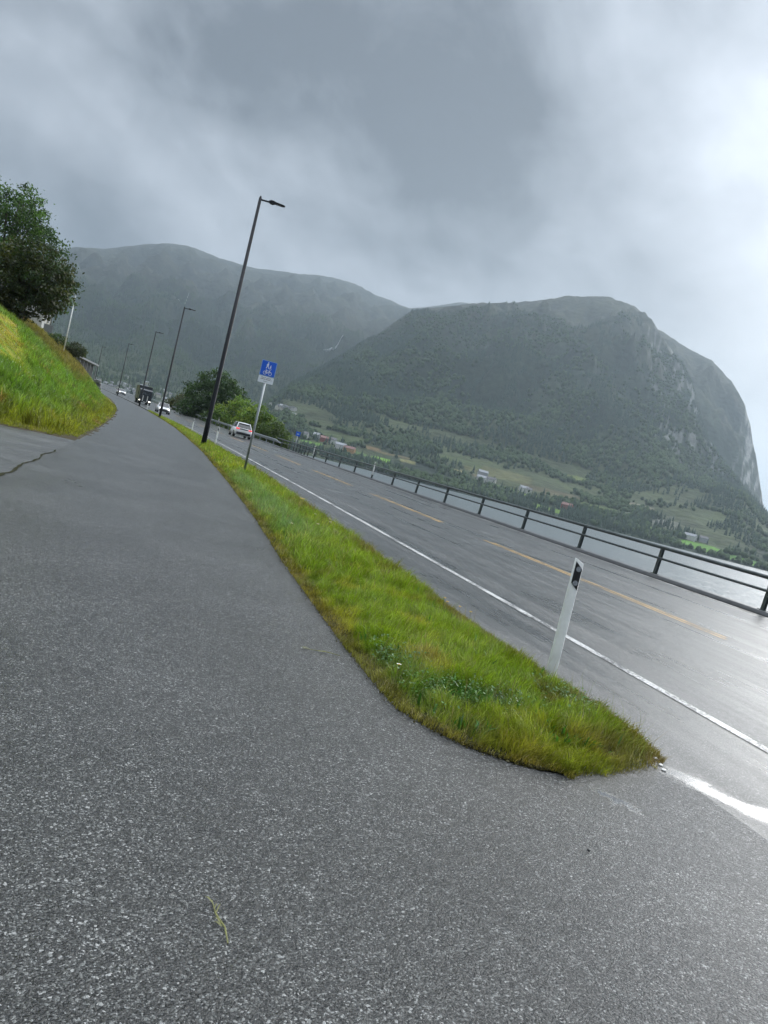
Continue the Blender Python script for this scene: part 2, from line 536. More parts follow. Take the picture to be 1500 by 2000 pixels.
M['roof_dark'] = mat('dark_roof', (0.045, 0.045, 0.05), 0.45, var=0.2, scale=2)
M['roof_red'] = mat('red_roof', (0.16, 0.055, 0.04), 0.5, var=0.2, scale=2)
M['roof_pale'] = mat('pale_metal_roof', (0.24, 0.25, 0.27), 0.6, 0.0, var=0.1, scale=2)
M['stone'] = mat('grey_stone', (0.24, 0.24, 0.25), 0.6, var=0.35, scale=2, bump=0.5)
M['foam'] = mat('falling_water', (0.38, 0.41, 0.43), 0.6, var=0.25, scale=0.05)
M['petal_yellow'] = mat('yellow_petal', (0.75, 0.50, 0.02), 0.5)
M['petal_white'] = mat('white_petal', (0.78, 0.76, 0.72), 0.5)
M['straw'] = mat('pale_grass_stalk', (0.17, 0.17, 0.06), 0.5, var=0.3, scale=60)
M['tar'] = mat('smooth_tar_seam', (0.06, 0.06, 0.06), 0.30)
M['pebble'] = mat('black_pebble', (0.010, 0.010, 0.010), 0.4)

# water: a dull fjord under rain, small ripples
def water_mat():
    m = bpy.data.materials.new('fjord_water')
    m.use_nodes = True
    t = NT(m.node_tree)
    pos = t.n('ShaderNodeNewGeometry').outputs['Position']
    h = t.m('ADD', t.m('MULTIPLY', t.noise(pos, 0.35, 4, 0.6), 1.0), t.m('MULTIPLY', t.noise(pos, 0.06, 3, 0.5), 2.0))
    b = t.n('ShaderNodeBump', {'Strength': 0.9, 'Distance': 0.9, 'Height': h})
    p = t.n('ShaderNodeBsdfPrincipled', {'Base Color': (0.11, 0.13, 0.135, 1), 'Roughness': 0.36, 'IOR': 1.33, 'Normal': b.outputs[0]})
    t.n('ShaderNodeOutputMaterial', {'Surface': p.outputs[0]})
    return m
M['water'] = water_mat()

# ------------------------------------------------------------------ road alignment
WATER_Z = -14.6

def cY(Y):
    Y = np.asarray(Y, float)
    a = 0.045 * Y - 0.00036 * Y * Y
    e = 255.0
    far = 0.045 * e - 0.00036 * e * e + (0.045 - 0.00072 * e) * (Y - e)
    return np.where(Y < 0, 0.045 * Y, np.where(Y > e, far, a))

def zY(Y):
    Y = np.asarray(Y, float)
    t = np.clip(Y - 30, 0, 225)
    z = 2.2 * (t / 207) ** 2
    return z + np.clip(Y - 255, 0, 300) * 0.0225

def road_z(o):
    """cross fall of the carriageway: low at the strip, a touch higher at the railing"""
    return np.interp(o, [2.6, 3.4, 4.6, 9.4, 15.6], [-0.004, -0.012, -0.05, -0.04, 0.02])

def shift(Y):
    return 1.6 * smooth01(np.asarray(Y, float), 60, 125)

def P(o, Y, dz=0.0):
    return Vector((float(cY(Y)) + o, Y, float(zY(Y)) + dz))

def ribbon(name, olist, Ys, zf, m, kind='structure', parent=None, ofun=None):
    """sheet along the road: columns at offsets olist (or ofun(Y) -> offsets)"""
    Ys = np.asarray(Ys, float)
    V, UV = [], []
    for Y in Ys:
        oo = np.asarray(ofun(Y) if ofun else olist, float)
        z = zf(oo, Y) + float(zY(Y))
        V.append(np.stack([cY(Y) + oo, np.full_like(oo, Y), z], 1))
        UV.append(np.stack([oo, np.full_like(oo, Y)], 1))
    n = len(V[0])
    V, UV = np.concatenate(V), np.concatenate(UV)
    F = grid_faces(len(Ys), n)[:, ::-1]
    o = mesh_np(name, V, F, m, parent, uv=UV, smooth=True)
    if kind:
        o['kind'] = kind
    return o

YR = np.concatenate([np.arange(-12, 20, 0.5), np.arange(20, 80, 2.0), np.arange(80, 300, 6.0), np.arange(300, 901, 30.0)])

# path, carriageway, driveway
ribbon('path', None, YR, lambda o, Y: np.zeros_like(o) - 0.002 * np.abs(o), M['path'], ofun=lambda Y: np.linspace(-1.75, 3.42 - 0.75 * float(shift(Y)), 14))
ribbon('road', None, YR, lambda o, Y: road_z(o), M['road'], ofun=lambda Y: np.concatenate([np.array([3.42, 3.8, 4.6]) - 0.75 * float(shift(Y)), np.linspace(5.5, 14.75, 10)]))

def line_strip(name, o0, o1, Y0, Y1, m, parent_kind='structure', wob=0.012, step=0.5):
    Ys = np.arange(Y0, Y1 + 1e-6, step if Y1 < 90 else 3.0)
    if Ys[-1] < Y1: Ys = np.append(Ys, Y1)
    def of(Y):
        k = wob * float(grad_noise(np.array([Y * 2.1]), np.array([o0 * 3.3]), 3)[0])
        k -= float(shift(Y)) * max(0.0, min(1.0, (14 - o0) / 9.0))
        return np.array([o0 + k, o1 + k])
    ob = ribbon(name, None, Ys, lambda o, Y: road_z(o) + 0.005, m, parent_kind, ofun=of)
    return ob

for i, (a, b) in enumerate([(-12, 90), (90, 420)]):
    line_strip('edge_line', 4.94, 5.06, a, b, M['white_line'])
    line_strip('edge_line_by_railing', 14.46, 14.58, a, b, M['white_worn'])
for (a, b) in [(1.0, 7.2), (9.6, 19.2), (22.6, 30.8), (34.0, 42.5), (46, 54.5), (58, 66.5), (70, 78.5), (82, 90), (96, 104), (110, 118), (124, 132), (138, 146), (152, 160)]:
    line_strip('centre_line', 9.29, 9.39, a, b, M['yellow_line'])
    line_strip('centre_line', 9.47, 9.57, a + 0.2, b - 0.3, M['yellow_line'])

# driveway off to the left
DY0, DY1 = 8.2, 21.6
def drive_sheet():
    nu, nv = 40, 28
    V, UV = [], []
    for X in np.linspace(-60, 0, nu):
        for t in np.linspace(0, 1, nv):
            Y = DY0 + (DY1 - DY0) * t
            x = X + float(cY(Y)) - 1.748
            skew = -0.25 * (X) * 0.25 if t > 0.99 else 0
            V.append((x, Y, float(zY(Y)) - 0.0035 + 0.012 * min(0, X) * -1 * 0.5 + 0.01 * math.sin(X * 0.9)*min(1,abs(X)/2)))
            UV.append((Y, x))
    return mesh_np('driveway', V, grid_faces(nu, nv), M['drive'], uv=UV, smooth=True)
tag(drive_sheet(), kind='structure')

# dark opened joint between path and driveway
def joint():
    mb = MB()
    pts = []
    Y = 9.0
    while Y < 17.5:
        wd = (0.055 if Y < 11.5 else 0.03) * (0.5 + random.random()) * (1.0 if Y < 13 else 0.6)
        pts.append((float(cY(Y)) - 1.76 + 0.03 * math.sin(Y * 2.7) + random.uniform(-0.02, 0.02), Y, wd))
        Y += 0.22
    V, F = [], []
    for x, Y, wd in pts:
        z = float(zY(Y)) + 0.0045
        V += [(x - wd, Y, z), (x + wd * 0.7, Y, z)]
    for i in range(len(pts) - 1):
        F.append((2 * i, 2 * i + 1, 2 * i + 3, 2 * i + 2))
    mb.add(V, F)
    o = mb.build('asphalt_joint', M['soil'])
    return tag(o, kind='structure')
joint()

# ------------------------------------------------------------------ base land and bank
def bank_prof(d):
    return np.interp(d, [-5, 0, 0.6, 1.5, 3, 4.5, 6.5, 9, 14, 30, 120], [-0.05, 0.02, 0.12, 0.52, 1.62, 2.78, 4.05, 5.25, 6.6, 9.5, 26])

def bank_d(X, Y):
    d1 = cY(Y) - 1.80 - X
    d2 = (Y - (21.3 + 0.9 * np.exp(-((X + 0.9) / 0.8) ** 2) + 0.05 * np.minimum(0, X + 3) * -0.3)) * 0.9
    k = 0.9
    h = np.clip(0.5 + 0.5 * (d2 - d1) / k, 0, 1)
    return d2 * (1 - h) + d1 * h - k * h * (1 - h) + 0.22 * fbm(X * 1.3, Y * 1.3, 3, 261)

def bank_z(X, Y):
    d = bank_d(X, Y)
    steep = 1 + 0.30 * smooth01(Y, 50, 120)
    return zY(Y) + bank_prof(d) * steep + 0.10 * fbm(X * 0.5, Y * 0.5, 3, 5) * smooth01(d, 0.3, 2)

def land_sheet():
    """the land the road runs on: one sheet from the hill on the left to the water's edge on the right"""
    Ys = np.concatenate([np.arange(-80, 100, 10.0), np.arange(100, 400, 20.0), np.arange(400, 1301, 60.0)])
    os_ = np.array([-600, -400, -250, -150, -90, -50, -20, -5, 0, 8, 14.9, 15.7, 17, 20, 26, 34, 44, 60])
    zs = np.array([40, 25, 10, 2, -0.4, -0.25, -0.15, -0.12, -0.12, -0.12, -0.12, -0.2, -1.4, -4, -8.5, -12.5, -16.5, -20])
    V = []
    for Y in Ys:
        zb = zs + np.where(os_ < 30, float(zY(Y)), 0)
        V.append(np.stack([cY(Y) + os_, np.full(len(os_), Y), zb], 1))
    V = np.concatenate(V)
    c = np.array([0.035, 0.055, 0.018])[None] * (1 + 0.5 * fbm(V[:, 0] * 0.05, V[:, 1] * 0.05, 3, 9))[:, None]
    o = mesh_np('ground', V, grid_faces(len(Ys), len(os_))[:, ::-1], M['near_land'], col=c, smooth=True)
    return tag(o, kind='structure')
land_sheet()

def lawn_col(X, Y, n):
    """colour of the grass on the bank: lush middle, mossy brown foot, mown straw lawn at the top"""
    d = bank_d(X, Y)
    big = fbm(X * 0.35, Y * 0.35, 4, 21)
    sm = fbm(X * 1.6, Y * 1.6, 3, 22)
    lush = np.stack([0.165 + 0.08 * big, 0.27 + 0.08 * big, 0.030 + 0 * big], -1)
    foot = np.stack([0.23 + 0.06 * sm, 0.23 + 0.05 * sm, 0.020 + 0 * sm], -1)
    brown = np.stack([0.27 + 0.05 * sm, 0.15 + 0.03 * sm, 0.05 + 0 * sm], -1)
    cut = fbm(X * 1.1, Y * 0.25, 3, 271) + 0.5 * sm
    mown = np.stack([0.36 + 0.14 * sm + 0.12 * cut, 0.36 + 0.08 * sm - 0.05 * cut, 0.045 + 0.02 * cut], -1)
    c = lush
    f = np.clip(smooth01(-d, -2.2, -0.2) + 0.5 * big, 0, 1)[..., None]
    c = c * (1 - f) + foot * f
    f = (smooth01(sm + big * 1.2, 0.45, 0.8) * 0.8)[..., None]
    c = c * (1 - f) + brown * f
    # reddish rough strip towards the house
    f = (smooth01(Y, 52, 66) * smooth01(d + 0.8 * sm, 2.6, 3.8) * 0.6)[..., None]
    c = c * (1 - f) + brown * f
    f = (smooth01(d + 0.5 * big - np.maximum(2.9, 2.9 + (Y - 32) * 0.17), 0.0, 0.35) * (1 - smooth01(Y + 2 * big, 50, 52)))[..., None]
    c = c * (1 - f) + mown * f
    return np.clip(c, 0.006, 1)

def bank_sheet():
    Xs = np.concatenate([np.linspace(-150, -30, 25), np.linspace(-29, -12, 24), np.linspace(-11.7, 2.6, 110)])
    Ys = np.concatenate([np.linspace(20.6, 60, 120), np.linspace(61, 140, 70), np.linspace(143, 420, 60)])
    X, Y = np.meshgrid(Xs, Ys, indexing='ij')
    # follow the curve of the road
    X = X + cY(Y) * smooth01(X, -30, 0)
    Z = bank_z(X, Y)
    d = bank_d(X, Y)
    Z = np.where(d < -0.15, zY(Y) - 0.10, Z)
    V = np.stack([X.ravel(), Y.ravel(), Z.ravel()], 1)
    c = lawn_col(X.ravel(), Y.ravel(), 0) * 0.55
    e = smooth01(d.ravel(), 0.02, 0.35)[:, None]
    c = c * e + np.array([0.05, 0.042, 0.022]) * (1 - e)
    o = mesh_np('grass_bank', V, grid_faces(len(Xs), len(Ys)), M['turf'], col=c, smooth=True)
    return tag(o, kind='structure')
bank_sheet()

# ------------------------------------------------------------------ fjord
def fjord():
    V = [(-3000, -6000, WATER_Z), (9000, -6000, WATER_Z), (9000, 8000, WATER_Z), (-3000, 8000, WATER_Z)]
    o = mesh_np('fjord_water', V, np.array([[0, 1, 2, 3]]), M['water'])
    return tag(o, kind='structure')
fjord()

# ------------------------------------------------------------------ mountains across the water
SKY_A = [(-60, 5), (-30, 6), (-18, 6), (-9.2, 6.8), (-7, 7.89), (-4.96, 8.82), (-3.24, 9.25), (-1.56, 10.03), (0.65, 10.94), (2.01, 11.16), (4.22, 10.95), (6.79, 10.99),
         (8.93, 11.42), (11.86, 11.85), (13.76, 11.92), (16.18, 11.51), (18.18, 11.25), (19.28, 11.5), (21.75, 12.46), (23.22, 12.6), (25.46, 12.3), (30, 10), (40, 5), (50, 0.5), (60, -0.3)]
SKY_B = [(0, -0.6), (5, 0.1), (8, 1.0), (9.69, 1.95), (11.46, 4.12), (13.65, 6.21), (16.44, 8.99), (18.27, 10.9), (19.31, 11.43), (21.79, 12.3), (23.58, 12.81), (26.79, 13.64), (29.18, 14.51),
         (31.98, 15.03), (33.83, 14.84), (35.09, 14.17), (36.03, 13.2), (37.0, 12.4), (37.86, 11.6), (39.25, 10.0), (40.32, 7.9), (41.97, 5.92), (44.0, 3.9), (45.85, 2.55), (50, 1.3), (58, 0.0), (75, -0.6)]
SKY_C = [(28, 9), (32, 12.5), (34.43, 13.6), (36.01, 13.36), (37.98, 12.53), (39.82, 11.99), (41.44, 10.91), (42.61, 9.57), (43.3, 8.3), (43.75, 7.2), (44.31, 6.0), (45.03, 4.15), (45.52, 2.85), (47, 1.8), (52, 0.6), (60, -0.4)]

FIELDS = [  # (azimuth, elevation, half width deg, half height deg, colour)
    (13.6, 0.02, 0.9, 0.10, (0.10, 0.20, 0.03)), (18.9, 0.10, 0.75, 0.13, (0.13, 0.26, 0.03)), (17.3, 0.10, 0.5, 0.1, (0.07, 0.13, 0.03)),
    (19.3, 0.62, 1.7, 0.06, (0.18, 0.14, 0.07)), (18.0, 0.72, 0.7, 0.10, (0.16, 0.11, 0.06)), (20.8, 0.42, 0.6, 0.14, (0.20, 0.19, 0.08)), (24.7, 0.56, 0.6, 0.14, (0.28, 0.24, 0.12)), (26.6, 0.62, 0.9, 0.10, (0.20, 0.16, 0.10)),
    (28.2, 0.22, 0.9, 0.12, (0.10, 0.18, 0.04)), (31.1, -0.45, 0.7, 0.14, (0.17, 0.28, 0.04)), (30.2, 0.1, 0.9, 0.12, (0.16, 0.24, 0.05)), (32.4, -0.45, 0.4, 0.15, (0.15, 0.26, 0.04)),
    (42.3, -0.45, 1.6, 0.22, (0.10, 0.22, 0.03)), (45.8, -0.62, 2.8, 0.16, (0.09, 0.20, 0.03)), (39.5, -0.05, 0.9, 0.10, (0.10, 0.18, 0.04)),
    (27.5, 1.15, 2.6, 0.35, (0.085, 0.085, 0.035)), (31.5, 0.75, 2.2, 0.22, (0.10, 0.085, 0.045)), (24.5, 1.35, 1.8, 0.22, (0.06, 0.08, 0.03)), (35.5, 0.45, 1.8, 0.18, (0.085, 0.12, 0.035)), (33.0, 2.2, 0.8, 0.12, (0.13, 0.16, 0.05)),
    (37.8, 1.3, 0.9, 0.12, (0.17, 0.15, 0.11)), (15.2, 1.0, 2.2, 0.25, (0.055, 0.075, 0.03)),
]

class Hill:
    def __init__(self, name, sky, az0, az1, naz, S, RF, RR, zf, back, nr, amp, seed, material, pw=0.85):
        self.az = np.linspace(az0, az1, naz)
        e = np.interp(self.az, [a for a, _ in sky], [b for _, b in sky])
        # keep corners soft but the cliff crisp
        e = e + 0.05 * fbm(self.az * 2.6, self.az * 0 + seed, 4, seed)
        r = np.concatenate([np.linspace(S - 40, RF, int(nr * 0.35), endpoint=False), np.linspace(RF, RR, int(nr * 0.5), endpoint=False), np.linspace(RR, RR + back, nr - int(nr * 0.35) - int(nr * 0.5))])
        self.r = r
        A, Rr = np.meshgrid(self.az, r, indexing='ij')
        zr = CAM_H + RR * np.tan(np.radians(e))
        zr = np.maximum(zr, WATER_Z - 6)[:, None]
        zfl = np.minimum(zf, WATER_Z + (zr - WATER_Z) * 0.55)
        t1 = np.clip((Rr - S) / (RF - S), -0.2, 1)
        t2 = np.clip((Rr - RF) / (RR - RF), 0, 1)
        t3 = np.clip((Rr - RR) / back, 0, 1)
        z = WATER_Z + (zfl - WATER_Z) * np.sign(t1) * np.abs(t1) ** 1.15 + (zr - zfl) * t2 ** pw
        z = z - t3 ** 1.6 * np.maximum(zr * 0.35, 5)
        X, Y = Rr * np.sin(np.radians(A)), Rr * np.cos(np.radians(A))
        env = np.minimum(0.12 * smooth01(t1, 0.2, 1.0) + 0.88 * smooth01(t2, 0.0, 0.28), 1 - 0.92 * smooth01(t2, 0.72, 1.0))
        ridg = 1 - np.abs(fbm(X / 420.0, Y / 420.0, 5, seed + 1)) * 2
        hscale = np.clip(zr / 600.0, 0.03, 1)
        z = z + env * hscale * (amp * (ridg - 0.6) + amp * 0.5 * fbm(X / 110, Y / 110, 4, seed + 2)) + env * hscale * amp * 0.16 * fbm(X / 24, Y / 24, 3, seed + 3)
        z = z + smooth01(t1, 0.05, 0.3) * (1 - t2) * 5 * fbm(X / 90, Y / 90, 3, seed + 5)
        # never rise above the ridge line seen from the road
        lim = CAM_H + Rr * np.tan(np.radians(e))[:, None]
        z = np.where((t2 < 1), np.minimum(z, np.maximum(lim - 0.4, WATER_Z + 0.6 + 20 * np.clip(t1, 0, 1))), np.minimum(z, lim + 2))
        self.X, self.Y, self.Z, self.t1, self.t2 = X, Y, z, t1, t2
        self.EL = np.degrees(np.arctan2(z - CAM_H, Rr))
        self.A, self.Rr = A, Rr
        self.name, self.mat = name, material
        gr = np.gradient(z, axis=1) / np.maximum(np.gradient(Rr, axis=1), 1e-3)
        ga = np.gradient(z, axis=0) / (np.gradient(np.radians(A), axis=0) * Rr)
        self.slope = np.hypot(gr, ga)

    def at(self, az, r):
        i = np.clip(np.interp(az, self.az, np.arange(len(self.az))), 0, len(self.az) - 1.001)
        j = np.clip(np.interp(r, self.r, np.arange(len(self.r))), 0, len(self.r) - 1.001)
        i0, j0 = i.astype(int), j.astype(int)
        fi, fj = i - i0, j - j0
        def b(Q):
            return (Q[i0, j0] * (1 - fi) + Q[i0 + 1, j0] * fi) * (1 - fj) + (Q[i0, j0 + 1] * (1 - fi) + Q[i0 + 1, j0 + 1] * fi) * fj
        return b

    def spot(self, az, el):
        """first place on the slope seen at this compass direction and height"""
        i = int(np.argmin(abs(self.az - az)))
        k = np.where((self.EL[i] >= el) & (self.t1[i] > 0))[0]
        j = k[0] if len(k) else len(self.r) // 3
        return Vector((self.X[i, j], self.Y[i, j], self.Z[i, j])), self.Rr[i, j]

    def build(self, col):
        V = np.stack([self.X.ravel(), self.Y.ravel(), self.Z.ravel()], 1)
        o = mesh_np(self.name, V, grid_faces(len(self.az), len(self.r))[:, ::-1], self.mat, col=np.clip(col.reshape(-1, 3), 0.004, 0.9), smooth=True)
        return tag(o, kind='structure')

def field_mask(h):
    F = np.zeros(h.A.shape)
    C = np.zeros(h.A.shape + (3,))
    wob = 0.35 * fbm(h.X / 60, h.Y / 60, 3, 44)
    for az, el, wa, we, c in FIELDS:
        q = ((h.A - az) / wa) ** 4 + ((h.EL - el) / we) ** 4
        f = np.clip((1.15 + wob - q) * 4, 0, 1) * (h.t2 < 0.25)
        C = C * (1 - f[..., None]) + np.array(c) * f[..., None]
        F = np.maximum(F, f)
    return F, C

mB = Hill('mountain', SKY_B, 2, 75, 620, 985, 1380, 2300, 78, 900, 200, 105, 31, M['mountain'])
mA = Hill('mountain_ridge', SKY_A, -60, 60, 420, 1000, 1950, 4200, 62, 1200, 130, 120, 51, M['far_mountain'], 0.95)
mC = Hill('mountain_shoulder', SKY_C, 28, 60, 300, 1400, 1900, 2600, 60, 900, 150, 110, 71, M['mountain'], 0.75)

def cover(h, seed):
    n = fbm(h.X / 160, h.Y / 160, 5, seed)
    n2 = fbm(h.X / 35, h.Y / 35, 4, seed + 3)
    forest = np.stack([0.026 + 0.014 * n, 0.038 + 0.018 * n, 0.022 + 0.006 * n], -1)
    heath = np.stack([0.048 + 0.02 * n2, 0.052 + 0.02 * n2, 0.034 + 0.01 * n2], -1)
    rock = np.stack([0.36 + 0.12 * n2, 0.36 + 0.12 * n2, 0.355 + 0.12 * n2], -1)
    hh = (h.Z - CAM_H) / 600.0
    f = smooth01(hh + 0.25 * n, 0.42, 0.85)[..., None]
    c = forest * (1 - f) + heath * f
    low = (smooth01(h.t1 + 0.6 * n, 0.0, 0.5) * (1 - smooth01(h.t2, 0.0, 0.15)))[..., None] * 0.85
    c = c * (1 - low) + np.array([0.055, 0.068, 0.028]) * low
    return c, rock, n, n2

cB, rockB, nB, n2B = cover(mB, 81)
fB, fcB = field_mask(mB)
cB = cB * (1 - 0.8 * fB[..., None]) + fcB * 0.8 * fB[..., None]
# bare rock: the cliff edge on the right, streaked downwards
strk = fbm(mB.A * 3.2, mB.EL * 0.55, 5, 91, 0.6)
cl = smooth01(mB.A + 0.35 * (mB.EL - 9) * 1.0, 36.0, 37.6) * smooth01(mB.EL, 2.5, 6) * (1 - smooth01(mB.A + 0.45 * (mB.EL - 9), 40.6, 41.8))
fr = (smooth01(strk + 0.35 * n2B + 0.20 * (cl - 1), 0.02, 0.22) * smooth01(cl, 0.02, 0.5))[..., None] * 0.30
spots = 0.5 * (smooth01(fbm(mB.X / 60, mB.Y / 60, 4, 97) + 0.3 * n2B, 0.50, 0.62) * smooth01(mB.EL, 4, 8) * 0.35)[..., None]
fr = np.maximum(fr, spots)
scree = (smooth01(n2B + 0.5 * nB, 0.05, 0.35) * np.exp(-((mB.A - 38.8) / 1.6) ** 2 - ((mB.EL - 0.75) / 0.5) ** 2))[..., None] * 0.5
fr = np.maximum(fr, scree)
cB = cB * (1 - fr) + rockB * fr
frB = fr[..., 0]
mB.build(cB)
cA, rockA, nA, n2A = cover(mA, 181)
cA = cA * 0.8
mA.build(cA)
cC, rockC, nC, n2C = cover(mC, 281)
strk = fbm(mC.A * 3.0, mC.EL * 0.5, 5, 95, 0.6)
fr = (smooth01(strk + 0.3 * n2C, -0.02, 0.25) * smooth01(mC.A + 0.10 * (mC.EL - 8), 42.3, 43.3) * smooth01(mC.EL, 2.5, 4) * (1 - smooth01(mC.EL, 9.0, 10.5)))[..., None] * 0.6
cC = cC * (1 - fr) + rockC * fr
mC.build(cC)

# ------------------------------------------------------------------ forest on the far slopes (uncountable)
def solid_conifer():
    V, F = [], []
    for lvl, (z0, r0, z1) in enumerate([(0.02, 0.24, 0.55), (0.32, 0.17, 1.0)]):
        o = len(V)
        V += [(r0 * math.cos(a), r0 * math.sin(a), z0) for a in [k * math.pi / 3 + lvl * 0.5 for k in range(6)]] + [(0, 0, z1)]
        F += [(o + k, o + (k + 1) % 6, o + 6) for k in range(6)]
    return np.array(V), np.array(F)

def solid_round():
    V = [(0, 0, 1.0)]
    for z, r, of in ((0.78, 0.30, 0.0), (0.40, 0.42, 0.5), (0.08, 0.26, 0.0)):
        V += [(r * math.cos(k * math.pi * 2 / 5 + of), r * math.sin(k * math.pi * 2 / 5 + of), z) for k in range(5)]
    F = [(0, 1 + k, 1 + (k + 1) % 5) for k in range(5)]
    for ring in (0, 1):
        for k in range(5):
            a, b = 1 + ring * 5 + k, 1 + ring * 5 + (k + 1) % 5
            c, d = a + 5, b + 5
            F += [(a, c, b), (b, c, d)]
    return np.array(V), np.array(F)

def scatter_solids(name, base, pos, height, width, col, m):
    BV, BF = base
    n, k = len(pos), len(BV)
    rot = rng.uniform(0, 6.28, n)
    jit = 1 + rng.uniform(-0.22, 0.22, (n, k, 1))
    V = BV[None] * jit
    x = (V[..., 0] * np.cos(rot)[:, None] - V[..., 1] * np.sin(rot)[:, None]) * width[:, None]
    y = (V[..., 0] * np.sin(rot)[:, None] + V[..., 1] * np.cos(rot)[:, None]) * width[:, None]
    z = V[..., 2] * height[:, None]
    W = np.stack([x, y, z], -1) + pos[:, None, :]
    F = (BF[None] + (np.arange(n) * k)[:, None, None]).reshape(-1, 3)
    C = np.repeat(col, k, 0)
    return mesh_np(name, W.reshape(-1, 3), F, m, col=C)

def far_forest(h, n, az0, az1, r0, r1, seed, fmask):
    a = rng.uniform(az0, az1, n)
    r = np.sqrt(rng.uniform(r0 ** 2, r1 ** 2, n))
    b = h.at(a, r)
    X, Y, Z, EL, SL, T2, T1 = b(h.X), b(h.Y), b(h.Z), b(h.EL), b(h.slope), b(h.t2), b(h.t1)
    fm = b(fmask)
    dens = fbm(X / 120, Y / 120, 4, seed)
    keep = (Z > WATER_Z + 1.0) & (fm < 0.35) & (T2 < 0.9) & (Z < 470 + 120 * dens) & (SL < 1.9)
    shore = (T1 < 0.16)
    farm = (T1 < 1.0) & ~shore
    keep &= np.where(farm, dens > rng.uniform(-0.22, 0.36, n), True)
    keep &= np.where(shore, dens > -0.55, True)
    X, Y, Z, EL, dens, T2, T1 = [q[keep] for q in (X, Y, Z, EL, dens, T2, T1)]
    con = fbm(X / 150, Y / 150, 3, seed + 9) + rng.uniform(-0.25, 0.25, len(X)) > 0.02
    hgt = rng.uniform(6, 13, len(X)) * np.where(T1 < 1, 0.85, 1.0) * (1 - 0.45 * T2)
    tone = rng.uniform(0.78, 1.22, len(X))[:, None]
    cc = np.where(con[:, None], np.array([0.018, 0.036, 0.020]), np.array([0.036, 0.060, 0.020])) * tone
    pos = np.stack([X, Y, Z - 0.4], 1)
    return pos, hgt, cc, con

SOLC, SOLR = solid_conifer(), solid_round()
pos, hgt, cc, con = far_forest(mB, 66000, 8, 56, 990, 2150, 301, np.maximum(fB, frB * 1.2))
tag(scatter_solids('conifer_forest', SOLC, pos[con], hgt[con] * 1.25, hgt[con] * 0.95, cc[con], M['far_tree']), 'dark conifer forest covering the mountain slope across the fjord', 'forest', kind='stuff')
tag(scatter_solids('birch_forest', SOLR, pos[~con], hgt[~con] * 0.8, hgt[~con] * 0.95, cc[~con], M['far_tree']), 'mid green broadleaf wood along the far shore and slopes', 'forest', kind='stuff')
fA = np.zeros(mA.A.shape)
pos, hgt, cc, con = far_forest(mA, 26000, -16, 16, 1010, 2900, 401, fA)
tag(scatter_solids('valley_forest', SOLC, pos, hgt * 1.25, hgt * 1.1, cc, M['far_tree']), 'dark wooded slopes behind the village at the end of the road', 'forest', kind='stuff')

# ------------------------------------------------------------------ air full of rain
def haze():
    mb = MB().box((1500, 1500, (1010 - 26) / 2), (13000, 13000, 1010 + 26))
    m = bpy.data.materials.new('haze_air')
    m.use_nodes = True
    t = NT(m.node_tree)
    pv = t.n('ShaderNodeVolumePrincipled', {'Color': (0.70, 0.86, 1.0, 1), 'Density': 0.00014, 'Anisotropy': 0.45})
    t.n('ShaderNodeOutputMaterial', {'Volume': pv.outputs[0]})
    o = mb.build('haze', m)
    return tag(o, 'grey rain haze hanging between the road and the mountains', 'haze', kind='stuff')
haze()

# ------------------------------------------------------------------ grass strip between path and road
SL_Y = [3.42, 3.5, 3.66, 3.83, 4.13, 4.63, 5.4, 6.7, 8.65, 12.7, 18.6, 31.6, 45, 60]
SL_X = [2.62, 2.38, 2.16, 2.04, 1.92, 1.93, 1.95, 2.02, 2.13, 2.44, 2.79, 3.42, 3.78, 4.05]
SR_Y = [3.42, 3.5, 3.66, 3.85, 4.2, 4.87, 6, 9.3, 12.5, 17.6, 28.8, 45, 60]
SR_X = [2.68, 3.05, 3.46, 3.66, 3.78, 3.86, 3.80, 3.98, 4.2, 4.46, 4.98, 5.28, 5.42]
def strip_edges(Y):
    Y = np.asarray(Y, float)
    l = np.where(Y < 60, np.interp(Y, SL_Y, SL_X), cY(Y) + 2.63)
    r = np.where(Y < 60, np.interp(Y, SR_Y, SR_X), cY(Y) + 4.02 - shift(Y) * 0.62)
    return l, r
def strip_z(X, Y):
    l, r = strip_edges(Y)
    t = np.clip((X - l) / np.maximum(r - l, 1e-3), 0, 1)
    hump = np.clip(np.minimum(t, 1 - t) * 5, 0, 1)
    end = smooth01(Y, 3.4, 4.4)
    return zY(Y) + 0.008 + 0.055 * hump * end - 0.03 * t

def strip_sheet():
    Ys = np.concatenate([np.linspace(3.42, 6, 60), np.linspace(6.1, 30, 120), np.linspace(31, 100, 70), np.linspace(104, 320, 40)])
    ts = np.linspace(0, 1, 13)
    V = []
    for Y in Ys:
        l, r = strip_edges(Y)
        k = 0.03 * grad_noise(np.array([Y * 3.0, Y * 3.0]), np.array([0.5, 7.5]), 4)
        X = (l + k[0]) + (r - l + k[1] - k[0]) * ts
        V.append(np.stack([X, np.full(13, Y), strip_z(X, np.full(13, Y))], 1))
    V = np.concatenate(V)
    o = mesh_np('verge', V, grid_faces(len(Ys), 13)[:, ::-1], M['soil'], smooth=True)
    return tag(o, kind='structure')
strip_sheet()

